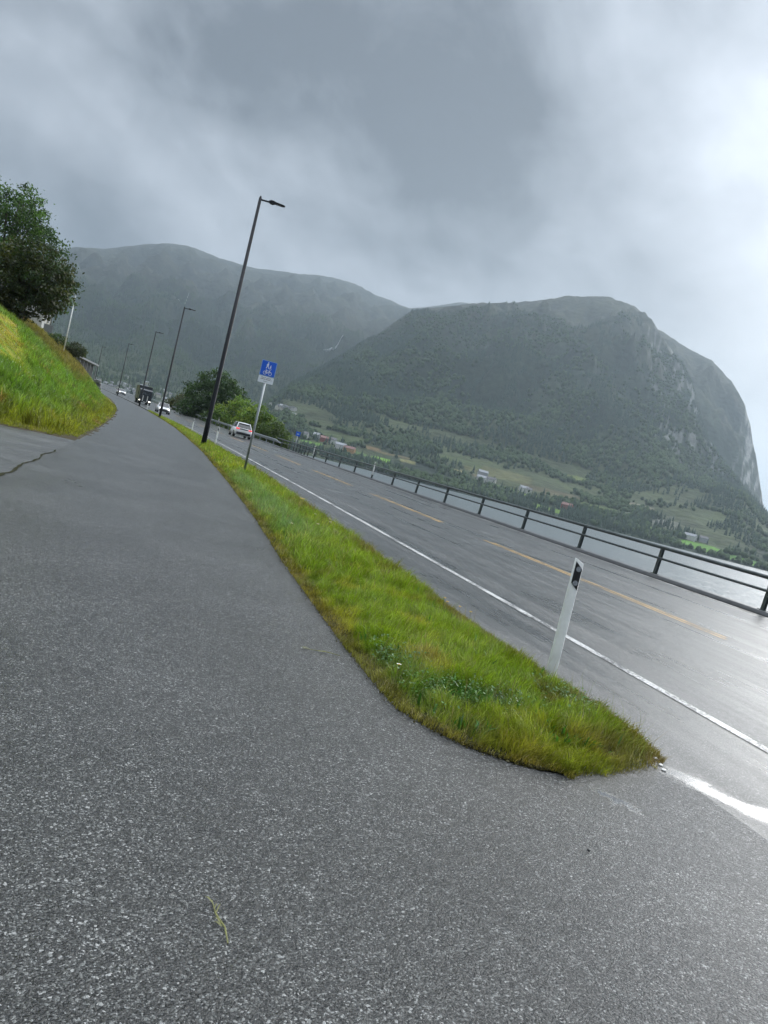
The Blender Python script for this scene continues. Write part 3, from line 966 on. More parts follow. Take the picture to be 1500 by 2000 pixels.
def blades(name, X, Y, Z, length, width, col, label, lean=0.5, comb=0.0, cs=1.3):
    n = len(X)
    yaw = rng.uniform(0, 2 * math.pi, n)
    ld = rng.uniform(0, 2 * math.pi, n)
    if comb:
        ld = np.where(rng.uniform(0, 1, n) < comb, 6.5 * fbm(X * cs, Y * cs, 3, 201) + rng.normal(0, 0.5, n) - 0.4, ld)
    ln = lean * length * rng.uniform(0.2, 1.0, n)
    sx, sy = np.cos(yaw) * width * 0.5, np.sin(yaw) * width * 0.5
    lx, ly = np.cos(ld) * ln, np.sin(ld) * ln
    hz = np.sqrt(np.maximum(length ** 2 - ln ** 2 * 0.8, (0.35 * length) ** 2))
    base = np.stack([X, Y, Z], 1)
    side = np.stack([sx, sy, np.zeros(n)], 1)
    mid = base + np.stack([lx * 0.35, ly * 0.35, hz * 0.6], 1)
    tip = base + np.stack([lx, ly, hz * rng.uniform(0.8, 1.0, n)], 1)
    V = np.stack([base - side, base + side, mid + side * 0.75, mid - side * 0.75, tip], 1).reshape(-1, 3)
    i = np.arange(n)[:, None] * 5
    F4 = i + np.array([[0, 1, 2, 3]])
    F3 = i + np.array([[3, 2, 4]])
    C = np.repeat(col, 5, 0)
    o = mesh_np(name, V, [F4, F3], M['grass'], col=np.clip(C, 0.004, 1))
    return tag(o, label, 'grass', kind='stuff')

def strip_col(X, Y):
    n = len(X)
    l, r = strip_edges(Y)
    t = (X - l) / np.maximum(r - l, 1e-3)
    big = fbm(X * 0.9, Y * 0.55, 4, 61)
    b2 = fbm(X * 2.3, Y * 1.7, 3, 64)
    g = np.stack([0.205 + 0.07 * big, 0.285 + 0.06 * big, 0.018 + 0 * big], 1)
    yel = np.array([0.40, 0.36, 0.04])
    olive = np.array([0.115, 0.115, 0.018])
    brown = np.array([0.22, 0.13, 0.045])
    dark = np.array([0.06, 0.15, 0.025])
    blue = np.array([0.16, 0.27, 0.10])
    def mixin(c, k, f):
        f = np.clip(f, 0, 1)[:, None]
        return c * (1 - f) + k * f
    c = mixin(g, yel, smooth01(b2 + 0.4 * big + 0.35 * (0.35 - t), 0.0, 0.5) * 0.75)
    c = mixin(c, olive, smooth01(t + 0.5 * b2, 0.70, 0.95) * 0.65)
    c = mixin(c, brown, smooth01(-big + 0.5 * b2 + 0.5 * (t - 0.5), 0.25, 0.7) * 0.6)
    c = mixin(c, blue, np.exp(-((t - 0.25) / 0.22) ** 2) * smooth01(Y, 9, 12) * (1 - smooth01(Y, 19, 24)) * 0.8)
    cl = np.exp(-(((X - 2.45) / 0.42) ** 2 + ((Y - 4.38) / 0.20) ** 2)) + 0.7 * np.exp(-(((X - 2.15) / 0.16) ** 2 + ((Y - 5.0) / 0.3) ** 2)) + 0.5 * np.exp(-(((X - 3.45) / 0.2) ** 2 + ((Y - 4.6) / 0.25) ** 2))
    c = mixin(c, dark, cl * 1.1)
    edge = np.minimum(X - l, r - X)
    c = mixin(c, brown * 0.85, (1 - smooth01(edge, 0.02, 0.13)) * 0.6)
    c = mixin(c, np.array([0.20, 0.15, 0.03]), smooth01(-Y, -4.4, -3.6) * 0.45)
    tuft = fbm(X * 7.0, Y * 7.0, 3, 203)
    c = c * (1 + 0.75 * tuft)[:, None]
    c = mixin(c, np.array([0.36, 0.36, 0.06]), smooth01(tuft, 0.25, 0.6) * 0.35)
    c = c * rng.uniform(0.55, 1.45, n)[:, None]
    dry = rng.uniform(0, 1, n) < 0.07
    c[dry] = np.array([0.34, 0.29, 0.12]) * rng.uniform(0.6, 1.2, dry.sum())[:, None]
    return c, cl, t

def strip_grass(name, n, y0, y1, l0, l1, w0, w1, label, pw=1.0):
    Y = y0 + (y1 - y0) * rng.uniform(0, 1, n) ** pw
    l, r = strip_edges(Y)
    full = 2.0
    keep = rng.uniform(0, full, n) < (r - l)
    Y, l, r = Y[keep], l[keep], r[keep]
    X = l + (r - l) * rng.uniform(-0.03, 1.015, len(Y))
    bare = fbm(X * 2.6, Y * 2.6, 4, 231) + 0.5 * fbm(X * 9, Y * 9, 2, 233)
    ok = bare > rng.uniform(-0.75, -0.22, len(X))
    X, Y, l, r = X[ok], Y[ok], l[ok], r[ok]
    c, cl, t = strip_col(X, Y)
    tall = np.clip(1 + 0.6 * fbm(X * 1.8, Y * 1.8, 3, 66) + 0.8 * fbm(X * 7.0, Y * 7.0, 3, 203), 0.35, 2.2)
    ln = rng.uniform(l0, l1, len(Y)) * tall * (1 - 0.45 * np.clip(cl, 0, 1))
    edge = np.minimum(X - l, r - X)
    ln *= 0.40 + 0.60 * smooth01(edge + 0.06 * fbm(X * 6, Y * 6, 2, 281), 0.0, 0.25)
    return blades(name, X, Y, strip_z(X, Y) - 0.004, ln, rng.uniform(w0, w1, len(Y)), c, label, 0.85, 0.65)

strip_grass('strip_grass', 125000, 3.38, 8.0, 0.045, 0.14, 0.0026, 0.0058, 'lush wet grass on the tip of the strip between path and road', 1.15)
strip_grass('strip_grass', 70000, 8.0, 22.0, 0.09, 0.20, 0.005, 0.010, 'yellow green grass on the strip beside the blue path sign', 1.25)
strip_grass('strip_grass', 42000, 22.0, 110.0, 0.10, 0.22, 0.012, 0.03, 'mossy grass on the narrowing far strip under the street lamps', 1.6)

def seed_stalks():
    n = 1500
    Y = 3.7 + 40 * rng.uniform(0, 1, n) ** 1.8
    l, r = strip_edges(Y)
    X = l + (r - l) * rng.uniform(0.05, 0.97, n)
    ok = fbm(X * 1.5, Y * 1.0, 3, 241) > rng.uniform(-0.3, 0.4, n)
    X, Y = X[ok], Y[ok]
    n = len(X)
    c = np.where(rng.uniform(0, 1, (n, 1)) < 0.5, np.array([0.30, 0.22, 0.10]), np.array([0.22, 0.26, 0.07])) * rng.uniform(0.6, 1.3, (n, 1))
    blades('seed_stalks', X, Y, strip_z(X, Y), rng.uniform(0.15, 0.30, n), rng.uniform(0.002, 0.0035, n) * np.clip(Y / 6, 1, 4), c, 'thin straw coloured seed stalks standing above the strip grass', 0.45)
seed_stalks()

def broad_weeds():
    n = 1600
    Y = 3.8 + 26 * rng.uniform(0, 1, n) ** 2
    l, r = strip_edges(Y)
    X = l + (r - l) * rng.uniform(0.06, 0.95, n)
    ok = fbm(X * 3.1, Y * 2.2, 3, 251) > 0.12
    X, Y = X[ok], Y[ok]
    n = len(X)
    c = np.array([0.07, 0.17, 0.03]) * rng.uniform(0.6, 1.5, (n, 1))
    blades('broad_weeds', X, Y, strip_z(X, Y), rng.uniform(0.05, 0.13, n), rng.uniform(0.012, 0.024, n), c, 'broad leaved weeds among the strip grass', 0.9)
broad_weeds()

# rounded clover leaves among the grass at the tip
def clover():
    n = 1500
    k = rng.integers(0, 3, n)
    cxy = np.array([(2.45, 4.38), (2.15, 5.0), (3.42, 4.6)])[k]
    sg = np.array([(0.34, 0.15), (0.12, 0.24), (0.16, 0.18)])[k]
    X = cxy[:, 0] + rng.normal(0, 1, n) * sg[:, 0]
    Y = cxy[:, 1] + rng.normal(0, 1, n) * sg[:, 1]
    l, r = strip_edges(Y)
    ok = (X > l + 0.06) & (X < r - 0.06) & (Y > 3.7)
    X, Y = X[ok], Y[ok]
    n = len(X)
    Z = strip_z(X, Y) + rng.uniform(0.03, 0.10, n)
    rad = rng.uniform(0.005, 0.010, n)
    ang = np.arange(6) * math.pi / 3
    tx, ty = rng.normal(0, 0.35, n), rng.normal(0, 0.35, n)
    V = np.stack([X[:, None] + rad[:, None] * np.cos(ang), Y[:, None] + rad[:, None] * np.sin(ang),
                  Z[:, None] + rad[:, None] * (np.cos(ang) * tx[:, None] + np.sin(ang) * ty[:, None])], -1).reshape(-1, 3)
    F = np.arange(n)[:, None] * 6 + np.arange(6)[None]
    C = np.array([0.065, 0.145, 0.025]) * rng.uniform(0.6, 1.4, (n, 1))
    o = mesh_np('clover', V, F, M['grass'], col=np.repeat(C, 6, 0))
    tag(o, 'dark green clover patches low in the grass tip', 'clover', kind='stuff')
clover()

# loose blades hanging over the edge and moss crumbs along the path edge
def moss_edge():
    n = 5000
    Y = 3.45 + 40 * rng.uniform(0, 1, n) ** 2.2
    l, r = strip_edges(Y)
    X = l + np.abs(rng.normal(0, 0.035, n)) * -1 + 0.02
    Z = zY(Y) + 0.001
    tip = rng.uniform(0, 1, n) < 0.0
    xt = rng.uniform(2.05, 3.4, n)
    yt = np.interp(xt, [2.04, 2.16, 2.38, 2.65, 3.05, 3.46], [3.8, 3.62, 3.47, 3.40, 3.47, 3.62]) - np.abs(rng.normal(0, 0.03, n))
    X, Y = np.where(tip, xt, X), np.where(tip, yt, Y)
    c = np.array([0.075, 0.065, 0.022]) * rng.uniform(0.4, 1.7, (n, 1))
    blades('edge_moss', X, Y, np.zeros(n) + zY(Y), rng.uniform(0.006, 0.022, n), rng.uniform(0.006, 0.016, n), c, 'dark moss and crumbs along the edge of the grass strip', 1.1)
moss_edge()

# bank grass
def bank_grass(name, n, y0, y1, dmax, l0, l1, w0, w1, label, pw):
    Y = y0 + (y1 - y0) * rng.uniform(0, 1, n) ** pw
    X = cY(Y) - 1.8 - dmax * rng.uniform(0, 1, n) ** 0.9 + 0.05
    d = bank_d(X, Y)
    ok = d > -0.02
    X, Y, d = X[ok], Y[ok], d[ok]
    c = lawn_col(X, Y, 0) * (1 + 0.8 * fbm(X * 2.2, Y * 2.2, 3, 205))[:, None] * rng.uniform(0.55, 1.45, (len(X), 1))
    mown = smooth01(d - np.maximum(2.9, 2.9 + (Y - 32) * 0.17), 0.0, 0.35) * (1 - smooth01(Y, 50, 52))
    ln = rng.uniform(l0, l1, len(X)) * (1 + 0.6 * fbm(X * 0.8, Y * 0.8, 3, 71)) * (0.35 + 0.65 * smooth01(d, 0, 1.2)) * (1 - 0.72 * mown)
    blades(name, X, Y, bank_z(X, Y) - 0.01, ln, rng.uniform(w0, w1, len(X)), c, label, 0.75, 0.6, 0.7)
bank_grass('bank_grass', 90000, 21.0, 40.0, 8.0, 0.10, 0.30, 0.010, 0.022, 'lush meadow grass on the near end of the left bank', 1.3)
bank_grass('bank_grass', 60000, 36.0, 95.0, 13.0, 0.15, 0.40, 0.022, 0.05, 'rough grass on the upper and far part of the left bank', 1.2)

def tall_tufts():
    nt, per = 900, 16
    Y = 22 + 45 * rng.uniform(0, 1, nt) ** 1.4
    X = cY(Y) - 1.8 - rng.uniform(0.3, 7.5, nt)
    d = bank_d(X, Y)
    mown = (d > np.maximum(2.7, 2.7 + (Y - 32) * 0.17)) & (Y < 52)
    ok = (d > 0.35) & ~mown
    X, Y = X[ok], Y[ok]
    nt = len(X)
    tone = rng.uniform(0.35, 1.7, nt)
    X, Y, tone = np.repeat(X, per) + rng.normal(0, 0.07, nt * per), np.repeat(Y, per) + rng.normal(0, 0.07, nt * per), np.repeat(tone, per)
    c = lawn_col(X, Y, 0) * tone[:, None] * rng.uniform(0.7, 1.3, (len(X), 1))
    blades('tall_tufts', X, Y, bank_z(X, Y), rng.uniform(0.25, 0.6, len(X)), rng.uniform(0.012, 0.03, len(X)), c, 'taller tufts and weeds sticking out of the left bank', 0.8, 0.3, 0.7)
tall_tufts()

def umbels():
    """pale weed heads in the lush part of the bank"""
    n = 170
    Y = rng.uniform(23.5, 44, n)
    X = cY(Y) - 1.8 - rng.uniform(1.0, 4.6, n)
    d = bank_d(X, Y)
    ok = (d > 0.8)
    X, Y = X[ok], Y[ok]
    n = len(X)
    Z = bank_z(X, Y) + rng.uniform(0.25, 0.45, n)
    rad = rng.uniform(0.008, 0.02, n)
    ang = np.arange(6) * math.pi / 3
    V = np.stack([X[:, None] + rad[:, None] * np.cos(ang), Y[:, None] + rad[:, None] * np.sin(ang) * 0.8, Z[:, None] + rad[:, None] * np.sin(ang) * 0.7], -1).reshape(-1, 3)
    F = np.arange(n)[:, None] * 6 + np.arange(6)[None]
    C = np.array([0.30, 0.36, 0.20]) * rng.uniform(0.6, 1.2, (n, 1))
    tag(mesh_np('weed_flowers', V, F, M['grass'], col=np.repeat(C, 6, 0)), 'pale weed flower heads dotted through the left bank', 'weeds', kind='stuff')
umbels()

# ------------------------------------------------------------------ trees
def tree(name, label, base, lobes, nclump, per, leaf, pal, limbs=9, trunk_r=0.16, cat='tree', group=None, spread=0.55, shell=0.45):
    root = empty(name, base)
    tag(root, label, cat, group)
    r = np.random.default_rng(int(abs(base[0] * 37 + base[1] * 91 + len(label))))
    lob = np.array(lobes, float)
    vol = lob[:, 3] * lob[:, 4] * lob[:, 5]
    pick = r.choice(len(lob), nclump, p=vol / vol.sum())
    u = r.normal(0, 1, (nclump, 3))
    u /= np.linalg.norm(u, axis=1)[:, None]
    rad = (shell + (1 - shell) * r.uniform(0, 1, nclump) ** 0.6)
    cen = lob[pick, :3] + u * rad[:, None] * lob[pick, 3:6]
    ctone = r.uniform(0.6, 1.35, nclump)
    palc = np.array(pal)[r.integers(0, len(pal), nclump)]
    n = nclump * per
    ci = np.repeat(np.arange(nclump), per)
    off = r.normal(0, 1, (n, 3)) * np.array([1, 1, 0.6]) * spread
    p = cen[ci] + off
    p[:, 2] = np.maximum(p[:, 2], 0.3)
    a = r.normal(0, 1, (n, 3))
    a /= np.linalg.norm(a, axis=1)[:, None]
    b = np.cross(a, r.normal(0, 1, (n, 3)))
    b /= np.linalg.norm(b, axis=1)[:, None]
    s = leaf * r.uniform(0.6, 1.3, n)[:, None]
    V = np.stack([p - a * s, p + b * s * 0.55, p + a * s, p - b * s * 0.55], 1).reshape(-1, 3)
    F = np.arange(n)[:, None] * 4 + np.arange(4)[None]
    C = palc[ci] * (ctone[ci] * r.uniform(0.75, 1.25, n))[:, None]
    mesh_np('crown', V, F, M['leaf'], root, col=np.repeat(np.clip(C, 0.003, 1), 4, 0))
    mb = MB()
    top = lob[:, 2].max()
    cxm, cym = lob[:, 0].mean(), lob[:, 1].mean()
    mb.tube([(0, 0, -0.4), (0.05, 0.02, top * 0.25), (cxm * 0.5, cym * 0.5, top * 0.55), (cxm, cym, top)], [trunk_r * 1.3, trunk_r, trunk_r * 0.75, trunk_r * 0.25], 8)
    for k in range(limbs):
        q = cen[r.integers(0, nclump)]
        z0 = top * r.uniform(0.15, 0.55)
        s0 = Vector((cxm * 0.4 * z0 / top, cym * 0.4 * z0 / top, z0))
        q = Vector(q)
        mid = s0.lerp(q, 0.5) + Vector((0, 0, 0.35))
        mb.tube([s0, mid, q], [trunk_r * 0.5, trunk_r * 0.3, trunk_r * 0.1], 6)
    mb.build('trunk', M['bark'], root, True)
    return root

def gz(X, Y):
    return float(bank_z(np.array([X]), np.array([Y]))[0])

tree('broadleaf_tree', 'tall airy dark green tree on top of the left bank, behind a denser one', (-11.4, 71.0, gz(-11.4, 71.0)),
     [(0, 0, 8.2, 2.4, 2.4, 1.7), (1.0, 0, 7.0, 2.6, 2.6, 1.6), (2.2, -0.3, 5.5, 2.5, 2.5, 1.6), (-2.4, 0.4, 5.6, 3.2, 3, 2.0), (0.5, -0.5, 3.8, 3.6, 3, 1.8), (4.2, 0, 3.6, 1.9, 1.9, 1.5), (4.6, 0.2, 1.7, 1.5, 1.5, 1.1), (-4, 0, 3, 2.4, 2.4, 2)],
     430, 48, 0.115, [(0.040, 0.080, 0.018), (0.058, 0.105, 0.024), (0.026, 0.054, 0.015)], 26, 0.22, spread=0.33, shell=0.35)
tree('dense_tree', 'dense rounded tree with brownish green leaves on the left bank top', (-8.0, 62.0, gz(-8.0, 62.0)),
     [(0.2, 0, 4.4, 2.4, 2.3, 1.7), (0.8, 0, 2.9, 2.4, 2.2, 1.9), (-0.9, 0, 3.2, 2.5, 2.3, 2.0), (0.2, 0, 1.6, 2.4, 2.2, 1.3), (-2.2, 0.3, 2.2, 2.2, 2.0, 1.8)],
     420, 36, 0.13, [(0.030, 0.040, 0.011), (0.042, 0.046, 0.012), (0.022, 0.038, 0.012)], 10, 0.17, spread=0.30, shell=0.6)

tree('roadside_tree', 'big dark round tree behind the guardrail right of the road', tuple(P(17.4, 152, -3.2)),
     [(0, 0, 10.6, 3.6, 3.6, 2.6), (-1.6, 0, 7.4, 4.2, 4, 3.2), (2.2, 0, 8.2, 4.0, 3.8, 3.0), (0.5, 0, 5.2, 5.2, 4.6, 2.8), (4.0, 0, 5.4, 3.0, 3.0, 2.4), (-4.0, -1, 4.4, 2.6, 2.6, 2.0)],
     520, 34, 0.24, [(0.030, 0.058, 0.016), (0.038, 0.070, 0.018), (0.025, 0.046, 0.014)], 8, 0.3, spread=0.5, shell=0.6)
LG = [(0.14, 0.18, 0.026), (0.10, 0.155, 0.024), (0.06, 0.105, 0.020)]
tree('roadside_tree', 'yellow green bushy tree overlapping the big dark round tree', tuple(P(17.8, 127, -3.0)),
     [(0, 0, 6.6, 2.2, 2.2, 1.8), (-1.4, 0, 5.0, 2.4, 2.2, 1.9), (1.6, 0, 4.6, 2.4, 2.2, 1.9), (0, 0, 3.2, 3.2, 2.6, 1.8)], 300, 30, 0.18, LG, 7, 0.16, spread=0.36, shell=0.6)
tree('roadside_tree', 'light green tree behind the white car and the signpost', tuple(P(17.7, 112, -2.8)),
     [(0, 0, 6.0, 1.9, 1.9, 1.5), (1.4, 0, 4.9, 1.8, 1.8, 1.6), (-1.4, 0, 4.6, 2.0, 1.9, 1.6), (0.2, 0, 3.4, 2.9, 2.2, 1.6)], 280, 30, 0.16, LG, 7, 0.14, spread=0.33, shell=0.6)
tree('roadside_tree', 'small drooping tree at the right end of the roadside clump', tuple(P(17.9, 100, -2.6)),
     [(0, 0, 4.2, 1.5, 1.5, 1.3), (0.9, 0, 3.2, 1.6, 1.5, 1.5), (-0.9, 0, 3.4, 1.7, 1.5, 1.4), (0.6, 0, 2.0, 1.8, 1.6, 1.2)], 230, 30, 0.14, [(0.050, 0.078, 0.018), (0.060, 0.085, 0.020), (0.04, 0.062, 0.016)], 6, 0.11, spread=0.30, shell=0.6)
tree('roadside_tree', 'dull green tree in the gap under the big dark round tree', tuple(P(18.2, 138, -3.0)),
     [(0, 0, 4.6, 2.4, 2.2, 2.0), (-2, 0, 3.6, 2.2, 2, 1.8), (2, 0, 3.6, 2.2, 2, 1.8)], 200, 28, 0.2, [(0.045, 0.075, 0.02), (0.035, 0.062, 0.018)], 5, 0.12, spread=0.38, shell=0.6)
tree('roadside_bush', 'brownish bush left of the big dark round tree', tuple(P(17.0, 184, -1.6)),
     [(0, 0, 4.4, 1.9, 1.9, 1.6), (-1.8, 0, 3.0, 2.0, 1.9, 1.5), (1.6, 0, 3.0, 2.4, 2, 1.7), (-3.4, 0, 2.0, 1.6, 1.6, 1.2)], 170, 26, 0.22, [(0.060, 0.062, 0.022), (0.048, 0.060, 0.02)], 4, 0.1, cat='bush', spread=0.4, shell=0.5)
tree('garden_shrub', 'dark rounded shrub beside the flagpole above the bank', (-5.9, 91.0, gz(-5.9, 91.0)),
     [(0, 0, 1.0, 1.15, 1.1, 0.75), (-0.5, 0, 0.7, 0.9, 0.9, 0.6)], 120, 26, 0.09, [(0.040, 0.045, 0.020), (0.030, 0.042, 0.018)], 4, 0.05, cat='shrub', spread=0.18, shell=0.6)
tree('garden_shrub', 'small leafy shrub left of the flagpole foot', (-6.9, 82.0, gz(-6.9, 82.0)),
     [(0, 0, 0.6, 0.9, 0.8, 0.5), (-0.9, 0, 0.5, 0.7, 0.7, 0.45)], 90, 24, 0.08, [(0.035, 0.062, 0.02), (0.05, 0.07, 0.025)], 4, 0.04, cat='shrub', spread=0.16, shell=0.6)

# ------------------------------------------------------------------ street lamps
def make_lamp(name, label, o, Y, H=12.0, first=None):
    root = empty(name, tuple(P(o, Y, 0.03)))
    tag(root, label, 'street lamp', 'black street lamps along the path')
    MB().tube([(0, 0, -0.3), (0, 0, 1.2), (0, 0, 1.25), (0, 0, H)], [0.125, 0.12, 0.11, 0.07], 14).build('pole', M['black_steel'], root, True)
    MB().tube([(0, 0, -0.05), (0, 0, 0.06)], 0.17, 14).build('base_collar', M['black_steel'], root)
    MB().box((0.0, -0.10, 0.75), (0.10, 0.03, 0.35)).build('service_hatch', M['black_steel'], root, bevel=0.005)
    MB().tube([(0, 0, H - 0.02), (0, 0, H + 0.10)], [0.07, 0.03], 10).build('finial', M['black_steel'], root)
    MB().tube([(0.03, 0, H - 0.06), (0.62, 0, H - 0.02)], 0.042, 10).build('arm', M['black_steel'], root, True)
    lum = MB()
    sec = []
    for x, hw, zt, zb in [(0.42, 0.05, 0.035, -0.045), (0.50, 0.13, 0.075, -0.075), (0.64, 0.15, 0.075, -0.085), (0.74, 0.15, 0.05, -0.03), (1.12, 0.14, 0.035, -0.02), (1.20, 0.09, 0.025, -0.015)]:
        sec.append([(x, -hw, zb + H), (x, hw, zb + H), (x, hw, zt * 0.5 + H), (x, hw * 0.6, zt + H), (x, -hw * 0.6, zt + H), (x, -hw, zt * 0.5 + H)])
    lu = lum.loft(sec).build('luminaire', M['black_steel'], root)
    MB().box((0.95, 0, H - 0.033), (0.34, 0.20, 0.012)).build('lens', M['glass'], lu)
    return root
for lab, Y in [('nearest black street lamp, its tall pole crossing the mountain', 37.9), ('second black street lamp from the camera, in front of the oncoming white car', 86.9),
               ('third black street lamp, its foot in front of the dark truck', 129.0), ('fourth black street lamp, standing by the far white car', 187.0),
               ('farthest black street lamp, just right of the low garage', 255.0)]:
    make_lamp('street_lamp', lab, 2.78 if Y < 100 else 2.7, Y)

# ------------------------------------------------------------------ signs
def path_sign():
    b = P(0, 22.5); x, y = 3.67, 22.55
    l, r = strip_edges(y)
    root = empty('path_sign', (x, y, float(zY(y)) + 0.04), R(-6))
    tag(root, 'blue pedestrian and cycle path sign with a white text plate on a grey pole', 'road sign')
    MB().tube([(0, 0, -0.2), (0, 0, 3.36)], 0.034, 14).build('pole', M['zinc'], root, True)
    MB().tube([(0, 0, 3.36), (0, 0, 3.375)], 0.036, 14).build('pole_cap', M['black_steel'], root)
    W = 0.222
    def rr(w, z0, z1, c=0.025, n=4):
        pts = []
        for cxx, czz, a0 in ((w - c, z0 + c, -90), (w - c, z1 - c, 0), (-w + c, z1 - c, 90), (-w + c, z0 + c, 180)):
            for k in range(n + 1):
                a = R(a0 + 90 * k / n)
                pts.append((cxx + c * math.cos(a), czz + c * math.sin(a)))
        return pts
    X, Zv, Nn = (1, 0, 0), (0, 0, 1), (0, -1, 0)
    pl = MB().prism(rr(W, 2.945, 3.39), X, Zv, Nn, (0, -0.045, 0), 0.006).build('blue_plate', M['sign_edge'], root)
    MB().prism(rr(W - 0.016, 2.961, 3.374, 0.018), X, Zv, Nn, (0, -0.051, 0), 0.002).build('blue_field', M['sign_blue'], pl)
    y0 = -0.053
    pic = MB()
    def fig(cx_, z0, h, lean):
        s = h
        pic.disc((cx_ + 0.02 * s, y0, z0 + 0.91 * s), (0, -1, 0), 0.085 * s, 0.002, 14)
        pic.prism([(cx_ - 0.13 * s, z0 + 0.42 * s), (cx_ + 0.10 * s, z0 + 0.40 * s), (cx_ + 0.14 * s, z0 + 0.72 * s), (cx_ + 0.06 * s, z0 + 0.80 * s), (cx_ - 0.08 * s, z0 + 0.79 * s)], X, Zv, Nn, (0, y0, 0), 0.002)
        pic.prism([(cx_ - 0.13 * s, z0 + 0.42 * s), (cx_ - 0.25 * s, z0), (cx_ - 0.13 * s, z0), (cx_ + 0.0 * s, z0 + 0.41 * s)], X, Zv, Nn, (0, y0, 0), 0.002)
        pic.prism([(cx_ - 0.01 * s, z0 + 0.41 * s), (cx_ + 0.15 * s, z0), (cx_ + 0.26 * s, z0), (cx_ + 0.10 * s, z0 + 0.40 * s)], X, Zv, Nn, (0, y0, 0), 0.002)
        pic.prism([(cx_ - 0.10 * s, z0 + 0.76 * s), (cx_ - 0.24 * s, z0 + 0.48 * s), (cx_ - 0.18 * s, z0 + 0.44 * s), (cx_ - 0.04 * s, z0 + 0.70 * s)], X, Zv, Nn, (0, y0, 0), 0.002)
    fig(-0.03, 3.165, 0.185, 0)
    fig(0.055, 3.155, 0.125, 0)
    pic.build('walking_figures', M['sign_white'], pl)
    bk = MB()
    def ring(cx_, cz_, rad):
        pts = [(cx_ + rad * math.cos(a), y0 - 0.002, cz_ + rad * math.sin(a)) for a in np.linspace(0, 2 * math.pi, 21)]
        bk.tube(pts, 0.007, 5, False)
    ring(-0.075, 3.035, 0.046)
    ring(0.075, 3.035, 0.046)
    for seg in [((-0.075, 3.035), (-0.045, 3.105)), ((-0.045, 3.105), (0.052, 3.105)), ((0.0, 3.035), (0.052, 3.105)), ((0.0, 3.035), (-0.045, 3.105)), ((-0.075, 3.035), (0.0, 3.035)), ((0.075, 3.035), (0.048, 3.13)), ((0.048, 3.13), (0.075, 3.135)), ((-0.065, 3.125), (-0.025, 3.125)), ((-0.045, 3.105), (-0.045, 3.125))]:
        bk.tube([(seg[0][0], y0 - 0.002, seg[0][1]), (seg[1][0], y0 - 0.002, seg[1][1])], 0.007, 5)
    bk.build('bicycle_symbol', M['sign_white'], pl)
    sp = MB().prism(rr(W, 2.742, 2.935, 0.02), X, Zv, Nn, (0, -0.045, 0), 0.006).build('text_plate', M['sign_white'], root)
    rnd = random.Random(5)
    for row, (zz, xa, xb, hh) in enumerate([(2.885, -0.14, 0.13, 0.020), (2.840, -0.15, 0.15, 0.024), (2.785, -0.06, 0.07, 0.018)]):
        tx = MB()
        xx = xa
        while xx < xb:
            wl = rnd.uniform(0.008, 0.017)
            hl = hh * rnd.choice((0.7, 0.7, 1.0))
            tx.box((xx + wl / 2, -0.052, zz + hl / 2), (wl, 0.002, hl))
            xx += wl + rnd.choice((0.004, 0.004, 0.005, 0.018))
        tx.build('text_line', M['sign_ink'], sp)
    for zz in (2.84, 3.10, 3.27):
        MB().box((0, -0.028, zz), (0.10, 0.034, 0.03)).build('bracket', M['zinc'], root)
    return root
path_sign()

def far_sign():
    root = empty('road_sign', tuple(P(16.0, 78.5, -0.6)), R(-8))
    tag(root, 'small plain blue sign on a thin pole behind the far railing', 'road sign')
    MB().tube([(0, 0, -0.6), (0, 0, 2.75)], 0.03, 10).build('pole', M['zinc'], root, True)
    pl = MB().box((0, -0.04, 2.5), (0.46, 0.012, 0.46)).build('plate', M['sign_blue'], root, bevel=0.004)
    MB().box((0, -0.048, 2.48), (0.24, 0.003, 0.14)).build('symbol_panel', M['sign_edge'], pl)
far_sign()

# ------------------------------------------------------------------ delineator posts
def delineator(label, loc, rz=0.0, H=1.04, band=True, tilt=(0, 0)):
    root = empty('delineator_post', loc, rz)
    root.rotation_euler = (R(tilt[0]), R(tilt[1]), rz)
    tag(root, label, 'delineator', 'white delineator posts along the road')
    sec = []
    for z, s in ((-0.15, 1.0), (0.3, 0.97), (0.7, 0.93), (H - 0.0, 0.88)):
        w, d = 0.047 * s, 0.036 * s
        ring = [(-w, -d * 0.2), (-w * 0.75, -d * 0.75), (0, -d), (w * 0.75, -d * 0.75), (w, -d * 0.2), (w * 0.7, d), (-w * 0.7, d)]
        top = z == H
        sec.append([(x, y, z - (0.02 * (x / w + 1) if top else 0)) for x, y in ring])
    body = MB().loft(sec).build('post', M['white_plastic'], root, True, bevel=0.003)
    if band:
        w = 0.031
        za, zb = H - 0.235, H - 0.055
        V = []
        for y_off in (0.0, -0.0025):
            for x, yy in ((-w, -0.0255), (0, -0.0335), (w, -0.0255)):
                sl = -0.028 * (x / w)
                V += [(x, yy + y_off, za + sl), (x, yy + y_off, zb + sl)]
        F = [(6, 8, 9, 7), (8, 10, 11, 9), (0, 6, 7, 1), (4, 5, 11, 10), (1, 7, 9, 3), (3, 9, 11, 5), (0, 2, 8, 6), (2, 4, 10, 8), (0, 1, 3, 2), (2, 3, 5, 4)]
        bd = MB().add(V, F).build('black_band', M['black_band'], root)
        for zz in (H - 0.205, H - 0.087):
            MB().disc((0.0, -0.036, zz), (0, -1, 0), 0.0215, 0.003, 20).build('reflector_disc', M['reflector'], bd)
    return root
delineator('nearest white delineator post with black band and two round reflectors, standing in the grass tip', (3.72, 5.35, float(strip_z(np.array([3.72]), np.array([5.35]))[0])), R(-16), tilt=(0, -0.6))
delineator('white delineator post just beyond the nearest street lamp', (5.02, 42.2, float(zY(42.2)) + 0.02), R(-4))
delineator('white delineator post left of the nearest street lamp foot, before the oncoming car', (5.05, 58.0, float(zY(58)) + 0.02), R(-4))
